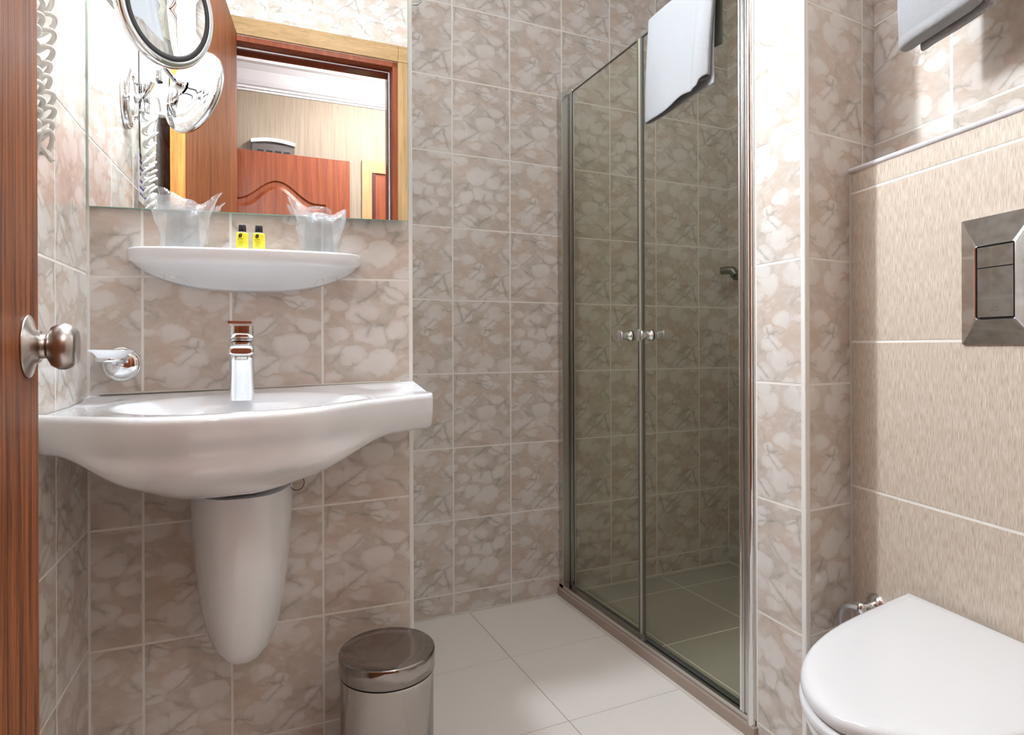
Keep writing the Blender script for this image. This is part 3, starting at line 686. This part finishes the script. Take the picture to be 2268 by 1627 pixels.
mb = MB(); mb.lathe(dc, (0.02, 0, 1), [(r_*k_, h*.9) for r_, h in ((.001, -.002), (.024, -.001), (.0285, .003), (.032, .008), (.037, .013), (.0455, .0165), (.0475, .019), (.0465, .0195), (.036, .0155), (.029, .008), (.024, .003), (.001, .002))], 48); mb.build('dish', frost, t)

# ------------------------------------------------------------------ waste bin
bc = (.288, 1.240); t = thing('waste_bin', 'round steel waste bin with a lid standing on the floor by the tiled wall', 'waste bin', (*bc, 0))
mb = MB(); mb.lathe((*bc, 0), (0, 0, 1), [(.089, .002), (.0915, .004), (.0915, .235), (.0925, .237), (.0925, .240)], 72); mb.build('bin_body', steel, t)
mb = MB(); mb.lathe((*bc, 0), (0, 0, 1), [(.0905, .238), (.0905, .2445)], 72); mb.build('lid_gap', black, t)
mb = MB(); mb.lathe((*bc, 0), (0, 0, 1), [(.0935, .2435), (.0945, .2445), (.0945, .276), (.0935, .2795), (.0915, .281), (.060, .2806), (.001, .2806)], 72); mb.build('lid', mat('lid_steel', (.33, .30, .285), .10, 1), t)
mb = MB(); mb.box((bc[0]-.02, bc[1]-.125, .012), (bc[0]+.02, bc[1]-.085, .018)); mb.build('pedal', black, t, bevel=.002)

# ------------------------------------------------------------------ toilet
BC = Vector((1.131, .585)); su = Vector((-.995, -.10)).normalized(); sn = Vector((-su.y, su.x))*-1
if sn.y < 0: sn = -sn
def TW(s_, t_, z): p = BC+su*s_+sn*t_; return (p.x, p.y, z)
def back_s(t_):   # keep the back edge parallel to the tiled wall
    return -.048*(t_/.17)
def lid_outline(scale_w=1.0, front=.485, grow=0.0, n=72):
    pts = []
    xs = [0, .10, .20, .265, .337, .375, .436, .472, .485]; ws = [.170, .161, .148, .137, .115, .093, .05, .022, 0]
    half = []
    for k in range(n+1):
        q = k/n; s_ = .485*math.sin(q*math.pi/2)
        w_ = .1705*(1-(s_/.485)**2.9)**.56*(1-.16*s_/.485*(1-s_/.485))
        half.append((s_, w_))
    L_ = [(s_*front/.485, w_*scale_w) for s_, w_ in half]
    out = [(s_+back_s(w_)*(1-sstep(0, .2, s_)), w_) for s_, w_ in L_]+[(s_+back_s(-w_)*(1-sstep(0, .2, s_)), -w_) for s_, w_ in reversed(L_[:-1])]
    return out
def ring_o(out, k_, z, c0=(.21, 0), dz=None):
    return [TW(c0[0]+(s_-c0[0])*k_, t_*k_, z+(dz(s_, t_) if dz else 0)) for s_, t_ in out]
t = thing('toilet', 'white wall-hung toilet with closed lid in front of the beige streaked tiles', 'toilet', (*BC, 0))
lo = lid_outline(1.0, .445)
mb = MB(); mb.loft([ring_o(lo, k_, z) for k_, z in ((.95, .398), (.985, .399), (1.0, .404), (1.004, .409), (.998, .4145), (.982, .4185), (.95, .4205), (.85, .4215), (.6, .422), (.2, .422))], True, True, True); mb.build('lid', plastic_white, t)
mb = MB(); mb.loft([ring_o(lo, k_, z) for k_, z in ((.95, .380), (1.0, .381), (1.013, .386), (1.013, .392), (1.0, .3965), (.95, .397))], True, True, True); mb.build('seat', plastic_white, t)
mb = MB(); rings = []
for z, k_, fr_ in ((.3785, .99, .440), (.372, 1.0, .442), (.35, .985, .430), (.31, .93, .40), (.26, .85, .38), (.20, .75, .30), (.14, .66, .22), (.10, .60, .17), (.085, .5, .14)):
    o_ = lid_outline(k_, fr_)
    rings.append([TW(s_-.0, t_, z) for s_, t_ in o_])
mb.loft(rings, True, True, True); mb.build('bowl', ceramic, t)
for sgn in (-1, 1):
    mb = MB(); mb.lathe(TW(.035, sgn*.075, .397), (0, 0, 1), [(.012, 0), (.012, .006)], 20)
    mb.build('hinge', chrome, t)
# angle valve beside the toilet
t = thing('angle_valve', 'chrome water valve with braided hose on the beige wall behind the toilet', 'valve', TP(.068, 0, .352))
tn3 = (TN[0], TN[1], 0)
mb = MB(); mb.lathe(TP(.068, 0, .352), tn3, [(.026, 0), (.025, .004), (.018, .010), (.011, .012), (.010, .03), (.012, .031), (.012, .045), (.001, .046)], 32); mb.build('valve_body', chrome, t)
mb = MB(); mb.tube(smooth_pts([TP(.068, .046, .352), TP(.058, .056, .353), TP(.046, .060, .343), TP(.042, .062, .32), TP(.05, .06, .28), TP(.07, .06, .22)], 6), .0055, 12)
mb.build('braided_hose', mat('braid', (.5, .5, .5), .35, 1, bump=(900, 1, .002)), t)

# ------------------------------------------------------------------ flush plate
t = thing('flush_plate', 'square chrome flush plate with two buttons on the beige tiled wall above the toilet', 'flush plate', TP(.327, 0, .98))
pa0, pa1, pz0, pz1 = .262, .392, .8815, 1.0938
def rr(a0, a1, z0, z1, off, r=.004, n=5):
    out = []
    for cx_, cz_, st in ((a1-r, z1-r, 0), (a0+r, z1-r, 90), (a0+r, z0+r, 180), (a1-r, z0+r, 270)):
        for k in range(n+1):
            th = R(st+90*k/n); out.append(TP(cx_+r*math.cos(th), off, cz_+r*math.sin(th)))
    return out
mb = MB(); mb.loft([rr(pa0, pa1, pz0, pz1, .001, .002), rr(pa0, pa1, pz0, pz1, .004, .002), rr(pa0+.0006, pa1-.0006, pz0+.0006, pz1-.0006, .0045, .002), rr(.292, .362, .921, 1.047, .0125, .005), rr(.2935, .3605, .9225, 1.0455, .0128, .005), rr(.2945, .3595, .9235, 1.0445, .0115, .004), rr(.2945, .3595, .9235, 1.0445, .008, .004)], True, True, True, smooth=False)
mb.build('plate_frame', chrome, t)
mb = MB(); mb.loft([rr(.2944, .3596, .9234, 1.0446, .0082, .004), rr(.2944, .3596, .9234, 1.0446, .0086, .004)], True, True, True, smooth=False); mb.build('button_well', black, t)
mb = MB(); mb.fbox(TO, TU, TN, (.2970, .3570), (.0084, .0118), (1.0085, 1.0420)); mb.build('flush_button', chrome, t, bevel=.0006)
mb = MB(); mb.fbox(TO, TU, TN, (.2970, .3570), (.0084, .0118), (.9265, 1.0070)); bt = mb.build('flush_button', chrome, t, bevel=.0006)
cu = bpy.data.curves.new('lettering', 'FONT'); cu.body = 'GROHE'; cu.size = .0052; cu.align_x = 'CENTER'; cu.extrude = .0001; cu.materials.append(rubber)
lc = bpy.data.objects.new('lettering_curve', cu); COL.objects.link(lc); bpy.context.view_layer.update()
lm = bpy.data.meshes.new_from_object(lc.evaluated_get(bpy.context.evaluated_depsgraph_get())); bpy.data.objects.remove(lc)
lt = bpy.data.objects.new('lettering', lm); COL.objects.link(lt); lt.parent = t
Mx = Matrix(((TU[0], 0, TN[0], 0), (TU[1], 0, TN[1], 0), (0, 1, 0, 0), (0, 0, 0, 1)))
lt.matrix_local = Matrix.Translation(Vector(TP(.327, .0120, .9360))-Vector(TP(.327, 0, .98))) @ Mx

# ------------------------------------------------------------------ shower enclosure
edge_dark = mat('dark_glass_edge', (.04, .05, .035), .15)
t = thing('shower_door', 'two-leaf glass shower door with aluminium posts between tiled wall and pier', 'shower door', (1.09, 1.5, .03))
gx = lambda y: 1.086+(y-1.05)*.0222       # line of the glass
def prof_bar(mb, y0, y1, x0, x1, z0, z1): mb.box((x0, y0, z0), (x1, y1, z1))
mb = MB(); mb.box((1.068, 1.920, .032), (1.094, 1.950, 1.775)); mb.box((1.094, 1.925, .032), (1.098, 1.95, 1.772)); mb.box((1.098, 1.912, .032), (1.104, 1.95, 1.775))
po = mb.build('wall_profile', alu, t, bevel=.0015)
mb = MB(); mb.tube([(1.110, 1.916, .034), (1.110, 1.916, 1.786)], .0065, 16); mb.build('pivot_post', chrome, t)
mb = MB(); mb.tube([(1.104, 1.905, .034), (1.104, 1.905, 1.775)], .002, 6); mb.build('gasket', black, t)
mb = MB(); mb.box((1.0695, 1.046, .022), (1.108, 1.062, 2.02)); mb.box((1.066, 1.062, .022), (1.104, 1.0665, 2.02)); mb.box((1.0715, 1.0665, .022), (1.105, 1.078, 2.02)); mb.box((1.069, 1.078, .022), (1.100, 1.086, 2.02)); mb.build('wall_profile', alu, t, bevel=.0012)
mb = MB(); mb.tube([(1.070, 1.056, .022), (1.070, 1.056, 2.02)], .0075, 20); mb.tube([(1.074, 1.090, .03), (1.074, 1.090, 1.80)], .0045, 14); mb.build('pivot_post', chrome, t)
# bottom track
mb = MB(); mb.box((1.068, 1.046, .0300), (1.076, 1.95, .044)); mb.box((1.098, 1.05, .0300), (1.106, 1.95, .040)); mb.box((1.076, 1.046, .0300), (1.098, 1.95, .0335)); mb.build('bottom_track', alu, t, bevel=.001)
YC = 1.505
def panel(y0, y1):
    mb = MB(); vs = []
    for (y, x) in ((y0, gx(y0)), (y1, gx(y1))):
        for dx in (-.003, .003):
            for z in (.046, 1.775): vs.append((x+dx, y, z))
    # 0:(y0,-,lo)1:(y0,-,hi)2:(y0,+,lo)3:(y0,+,hi)4..7
    mb.add(vs, [(0,4,5,1),(2,3,7,6),(0,1,3,2),(4,6,7,5),(1,5,7,3),(0,2,6,4)]); return mb
for (y0, y1, ky, sy, lab) in ((1.086, YC-.012, YC-.052, YC-.006, 'a'), (YC+.004, 1.908, YC+.050, YC+.001, 'b')):
    gp = panel(y0, y1).build('glass_panel', door_glass, t)
    mb = MB(); mb.add([(gx(yy)+dx, yy, z) for yy in (y0, y1) for dx in (-.003, .003) for z in (1.7752, 1.7775)], [(0,4,5,1),(2,3,7,6),(0,1,3,2),(4,6,7,5),(1,5,7,3),(0,2,6,4)]); mb.build('glass_edge', edge_dark, gp)
    kz_ = .9125; x = gx(ky)
    for sg in (-1, 1):
        mb = MB(); mb.lathe((x+sg*.003, ky, kz_), (sg, 0, 0), [(r_*1.13, h*1.15) for r_, h in [(.0150, 0), (.0145, .002), (.0115, .005), (.0110, .0135), (.0104, .0145), (.0110, .0155), (.0112, .024), (.0145, .029), (.0155, .031), (.0150, .033), (.001, .0335)]], 32)
        mb.build('knob', chrome, gp)
mb = MB(); mb.box((gx(YC)-.006, YC-.0125, .046), (gx(YC)+.008, YC-.0045, 1.775)); mb.build('seal_strip', seal_m, t)
mb = MB(); mb.box((gx(YC)-.005, YC-.002, .046), (gx(YC)+.005, YC+.004, 1.775)); mb.box((gx(YC)-.004, YC-.0195, .046), (gx(YC)+.003, YC-.0135, 1.775)); mb.build('seal_strip', rubber, t)
mb = MB(); mb.box((gx(1.5)-.0015, 1.09, .036), (gx(1.5)+.0015, YC-.02, .047)); mb.box((gx(1.7)-.0015, YC+.01, .036), (gx(1.7)+.0015, 1.905, .047)); mb.build('drip_seal', rubber, t)
# threshold
mb = MB(); mb.box((1.0605, 1.0405, -.01), (1.122, 1.952, .030)); struct(mb.build('trim_9', threshold_m, bevel=.003))
mb = MB(); mb.box((1.052, 1.0405, -.002), (1.061, 1.952, .003)); struct(mb.build('trim_10', silicone, bevel=.001))
mb = MB(); mb.box((.37, 1.946, 0), (1.07, 1.952, .005)); struct(mb.build('trim_11', silicone))
mb = MB(); mb.box((1.12, 1.943, 0), (1.857, 1.952, .007)); mb.box((1.849, 1.05, 0), (1.857, 1.952, .007)); struct(mb.build('trim_12', silicone))
# shower mixer on the right shower wall
dark_metal = mat('dark_metal', (.16, .15, .13), .35, .8)
t = thing('shower_mixer', 'dark chrome shower mixer lever inside the shower, behind the glass', 'shower mixer', (1.857, 1.86, 1.17))
mb = MB(); mb.lathe((1.857, 1.86, 1.160), (-1, 0, 0), [(.034, 0), (.033, .006), (.022, .012), (.021, .05), (.012, .055)], 32); mb.build('mixer_body', dark_metal, t)
mb = MB(); mb.tube([(1.806, 1.86, 1.160), (1.800, 1.868, 1.176), (1.790, 1.885, 1.180), (1.775, 1.905, 1.178)], lambda q: .019-.004*q, 14); mb.build('lever', dark_metal, t)
# hook on the back wall
t = thing('towel_hook', 'curved chrome hook on the tiled wall beside the mirror top', 'hook', (.555, 1.952, 2.0))
mb = MB(); mb.tube([(.500, 1.952, 2.001), (.500, 1.925, 2.001), (.503, 1.91, 1.979), (.515, 1.908, 1.961), (.530, 1.908, 1.9555), (.545, 1.909, 1.959), (.556, 1.911, 1.971), (.559, 1.912, 1.991)], .0042, 14); mb.build('hook_rod', chrome, t)
mb = MB(); mb.lathe((.500, 1.952, 2.001), (0, -1, 0), [(.02, 0), (.02, .005), (.012, .008)], 32); mb.build('wall_plate', chrome, t)

# ------------------------------------------------------------------ towel over the shower door
def cloth(name, rows, thick, m, parent=None, label=None, cat=None, group=None, sub=1):
    nr, nc = len(rows), len(rows[0]); mb = MB()
    vs = [p for r in rows for p in r]
    mb.add(vs, [(i*nc+j, i*nc+j+1, (i+1)*nc+j+1, (i+1)*nc+j) for i in range(nr-1) for j in range(nc-1)], smooth=True)
    o = mb.build(name, m, parent)
    so = o.modifiers.new('solid', 'SOLIDIFY'); so.thickness = thick; so.offset = 0
    if sub: s_ = o.modifiers.new('sub', 'SUBSURF'); s_.levels = sub; s_.render_levels = sub
    if label: tag(o, label, cat, group)
    return o
def sheet_over(y_far, y_near, z_far, z_near, zback_far, zback_near, roll):
    rows = []
    NJ = 26
    for i in range(40):
        rows.append([])
        for j in range(NJ+1):
            q = j/NJ; y = lerp(y_far, y_near, q)
            zf_, zb_ = lerp(z_far, z_near, q)+.006*math.sin(q*9), lerp(zback_far, zback_near, q)
            Lf, Lb = 1.781-zf_, 1.781-zb_; tot = Lf+.028+Lb; s_ = tot*i/39
            x0 = gx(y)
            if s_ < Lf: x, z = x0-.012, zf_+s_
            elif s_ < Lf+.028:
                th = math.pi*(s_-Lf)/.028; x, z = x0-.012*math.cos(th), 1.781+.010*math.sin(th)
            else: x, z = x0+.012, 1.781-(s_-Lf-.028)
            # soft folds, growing downward; near edge curls round toward the viewer
            dn_ = max(0, 1.781-z)
            if s_ < Lf:
                x -= .006+.020*dn_*(.5+.5*math.sin(q*7+.6))+.05*dn_*0
                cu_ = sstep(.80, 1.0, q)
                x -= cu_*.030*min(1, .35+dn_*3); y2 = y+cu_*.018*min(1, .3+dn_*3)
            else: x += .004+.012*dn_*(.5+.5*math.sin(q*6)); y2 = y
            rows[i].append((x, y2, z))
    return rows
t = thing('hand_towel', 'white towel draped over the top edge of the glass shower door', 'towel', (1.08, 1.3, 1.78))
cloth('towel_sheet', sheet_over(1.428, 1.176, 1.530, 1.560, 1.66, 1.62, 0), .005, towel_m, t)
# outer folded part: back layer, far edge, front layer, and a roll along the near edge
path = [(1.170, -.022), (1.22, -.021), (1.28, -.019), (1.34, -.020), (1.40, -.021), (1.428, -.023), (1.434, -.029), (1.430, -.035), (1.40, -.039), (1.35, -.041), (1.30, -.040), (1.26, -.041), (1.228, -.040), (1.212, -.042), (1.200, -.047), (1.186, -.052), (1.168, -.051), (1.156, -.045), (1.150, -.038), (1.156, -.027), (1.168, -.024), (1.180, -.028), (1.187, -.036)]
path = [(p[0], p[1]) for p in smooth_pts([(y, o_, 0) for y, o_ in path], 3)]
rows = []
for i in range(30):
    v_ = i/29; r_ = []
    for k, (y, o_) in enumerate(path):
        q = k/(len(path)-1); zb_ = 1.5000+.050*(1.43-y)+.007*math.sin(y*31)*sstep(.25, .6, q)*(1-sstep(.6, .75, q))+(.018 if q > .72 else 0)*sstep(.62, .8, q)
        z = lerp(zb_, 1.792-.004*abs(q-.5), v_)
        g_ = lerp(1.0, .62, v_**1.5); ysh = -.010*(1-v_)*0+.010*sstep(.5, .8, q)*(v_)
        r_.append((gx(y)-.001+o_*g_+.003*math.sin(y*24+v_*3)*(1-v_), y+ysh-.008+.026*(1-v_)*sstep(.35, .75, q), z))
    rows.append(r_)
cloth('towel_fold', rows, .0042, towel_m, t)

# ------------------------------------------------------------------ towel at the upper right
t = thing('bath_towel', 'folded white towel hanging above the toilet at the top right', 'towel', TP(.25, .03, 1.6))
def slab(a0, a1, o0, o1, z0, name, rnd_=.006):
    mb = MB(); rings = []; n = 44
    zs_ = [(0, .55), (.0015, .85), (.004, 1.0), (.010, 1.03), (.016, 1.03), (.018, .97), (.020, 1.0), (.05, 1.02), (.08, 1.03), (.083, .98), (.086, 1.02), (.092, .98), (.095, 1.02), (.16, 1.0), (.34, .92)]
    for dz_, th_ in zs_:
        rg = []
        for k in range(n):
            q = 2*math.pi*k/n; c_, s_ = math.cos(q), math.sin(q)
            a = (a0+a1)/2+(a1-a0)/2*math.copysign(abs(c_)**.25, c_); o_ = (o0+o1)/2+(o1-o0)/2*th_*math.copysign(abs(s_)**.45, s_)
            rg.append(TP(a, o_+.002*math.sin(a*60+dz_*20), z0+.084*(a-a0)+dz_))
        rings.append(rg)
    mb.loft(rings, True, True, True); return mb.build(name, towel_m, t)
slab(.187, .336, .034, .066, 1.4165, 'towel_body')
slab(.203, .340, .016, .031, 1.4130, 'towel_fold')
t = thing('towel_bar', 'chrome towel bar fixed to the wall above the toilet', 'towel bar', TP(.2, .045, 1.76))
mb = MB(); mb.tube([TP(.06, .041, 1.775), TP(.52, .041, 1.775)], .008, 16)
for a_ in (.075, .505): mb.tube([TP(a_, -.085, 1.775), TP(a_, .041, 1.775)], .007, 12)
mb.build('bar', chrome, t)

# ------------------------------------------------------------------ magnifying mirror on the left wall
def LPt(a, off, z): return (SO[0]+LU[0]*a+LN[0]*off, SO[1]+LU[1]*a+LN[1]*off, z)
dcn = Vector((-.097, 1.215, 1.462)); MS = .87; dn_ = Vector((.71, -.67, -.18)).normalized()
t = thing('magnifying_mirror', 'round chrome magnifying mirror on a jointed arm, mounted on the left wall', 'magnifying mirror', LPt(.345, 0, 1.474))
mb = MB()
def oval(rx, rz, off, n=48): return [LPt(.316+rx*math.cos(2*math.pi*k/n), off, 1.474+rz*math.sin(2*math.pi*k/n)) for k in range(n)]
mb.loft([oval(.050, .074, .001), oval(.0505, .0745, .008), oval(.048, .072, .014), oval(.043, .066, .017), oval(.033, .054, .0175), oval(.03, .05, .015)], True, True, True); mb.build('wall_plate', chrome, t)
for dz_ in (.035, -.045):
    mb = MB(); mb.lathe(LPt(.316, .020, 1.474+dz_), (LN[0], LN[1], 0), [(.006, 0), (.006, .004), (.004, .007), (.001, .008)], 20); mb.build('screw_knob', chrome, t)
mb = MB(); h0 = Vector(LPt(.316, .040, 1.474)); mb.lathe((h0.x, h0.y, h0.z-.033), (0, 0, 1), [(.012, 0), (.012, .021), (.0105, .022), (.0105, .023), (.012, .024), (.012, .042), (.0105, .043), (.0105, .044), (.012, .045), (.012, .066)], 28)
mb.tube([LPt(.316, .02, 1.474), tuple(h0)], .011, 16); mb.build('hinge', chrome, t)
pj = Vector((-.143, 1.325, 1.470))
mb = MB(); mb.tube([tuple(h0), tuple(pj+Vector((0, 0, -.02)))], .0055, 14); mb.build('arm', chrome, t)
mb = MB(); mb.lathe((pj.x, pj.y, pj.z-.036), (0, 0, 1), [(.011, 0), (.0115, .002), (.0115, .034), (.010, .035), (.010, .037), (.0115, .038), (.0115, .066), (.011, .068)], 28); mb.build('joint', chrome, t)
bk = dcn-dn_*.032
mb = MB(); mb.tube([tuple(pj+Vector((0, 0, .014))), tuple(bk-dn_*.006)], .0055, 14); mb.lathe(tuple(bk-dn_*.012), tuple(dn_), [(.010, 0), (.013, .002), (.013, .012), (.020, .018)], 24); mb.build('arm', chrome, t)
mb = MB(); mb.lathe(tuple(dcn), tuple(dn_), [(r_*MS, h*MS) for r_, h in [(.004, -.026), (.028, -.0255), (.032, -.022), (.050, -.020), (.054, -.0165), (.060, -.0175), (.074, -.0145), (.077, -.010), (.083, -.0115), (.098, -.009), (.101, -.0055), (.108, -.004), (.111, .001), (.111, .010), (.108, .014), (.1035, .0155), (.0975, .0145)]], 96, cap1=False); mb.build('housing', chrome, t)
mb = MB(); mb.lathe(tuple(dcn), tuple(dn_), [(r_*MS, h*MS) for r_, h in [(.0978, .0120), (.0978, .0143), (.0865, .0138), (.0865, .0120)]], 96, cap0=False, cap1=False); mb.build('dark_ring', mat('dark_ring', (.05, .052, .055), .35), t)
mb = MB(); mb.lathe(tuple(dcn), tuple(dn_), [(r_*MS, h*MS) for r_, h in [(.0868, .0138), (.07, .0112), (.05, .0088), (.025, .0073), (.0005, .0068)]], 96, cap0=False); mb.build('mirror_glass', mirror_m, t)
# ------------------------------------------------------------------ hair dryer with coiled cord
hd = LPt(.475, 0, 1.56)
t = thing('hair_dryer', 'white wall hair dryer with a coiled white cord, on the left wall beside the door', 'hair dryer', hd)
mb = MB()
def sl(a, o_, z, w_, d_, n=4): return srect(a, o_, w_, d_, z, n, 32, frame=lambda x, y, zz: LPt(x, y, zz))
mb.loft([sl(.475, .020, z, w_, .036) for z, w_ in ((1.462, .05), (1.466, .058), (1.60, .062), (1.69, .062), (1.695, .055))], True, True, True); mb.build('holder', plastic_white, t)
mb = MB(); mb.loft([sl(.475, .048+.01*(z-1.55), z, w_, d_, 2.4) for z, w_, d_ in ((1.49, .026, .026), (1.50, .034, .032), (1.56, .038, .036), (1.62, .040, .038), (1.68, .056, .05), (1.72, .066, .058), (1.76, .060, .052), (1.775, .04, .036))], True, True, True); mb.build('dryer_body', plastic_white, t)
mb = MB(); mb.loft([sl(.470, .020, z, w_, d_, 4) for z, w_, d_ in ((1.345, .012, .012), (1.35, .022, .022), (1.385, .036, .032), (1.43, .040, .034), (1.462, .040, .034))], True, True, True); mb.build('socket', cream, t)
def coil(cx_, co_, z_top, z_bot, r_, turns, ph, squeeze):
    pts = []; n = turns*14
    for k in range(n+1):
        q = k/n; ang = 2*math.pi*k/14+ph; z = lerp(z_top, z_bot, q**squeeze)
        wob = .005*math.sin(q*11+ph)+.003*math.sin(q*29)
        rr_ = r_*(1+.18*math.sin(q*17+ph))
        pts.append(LPt(cx_+wob+rr_*math.cos(ang), co_+rr_*.95*math.sin(ang), z+.009*math.sin(ang)))
    return pts
mb = MB(); p1 = coil(.386, .036, 1.52, 1.165, .0120, 13, 0, .66)
p2 = [LPt(.390+.012*math.cos(k*.9)*(1-k/16), .036+.012*math.sin(k*.9), 1.165-.0022*k+.012*math.sin(k*1.3)) for k in range(14)]
p3 = list(reversed(coil(.428, .034, 1.47, 1.150, .0115, 15, 1.5, .72)))
mb.tube([LPt(.475, .05, 1.49), LPt(.43, .05, 1.52)]+smooth_pts(p1+p2+p3)+[LPt(.47, .03, 1.40)], .0033, 8); mb.build('coiled_cord', cord_m, t)
# paper notice with blue print
t = thing('paper_notice', 'small white notice with blue print on the left wall behind the coiled cord', 'notice', LPt(.50, .001, 1.33))
mb = MB(); mb.fbox(SO, LU, LN, (.455, .545), (.0004, .0012), (1.26, 1.395)); mb.build('sheet', paper, t)
mb = MB()
for rw in range(7):
    a = .462+random.random()*.004
    while a < .535:
        L_ = random.choice((.006, .009, .012)); z = 1.378-.0165*rw
        mb.fbox(SO, LU, LN, (a, min(a+L_, .539)), (.0012, .0015), (z, z+.007)); a += L_+.003
mb.build('print', blue_ink, t)
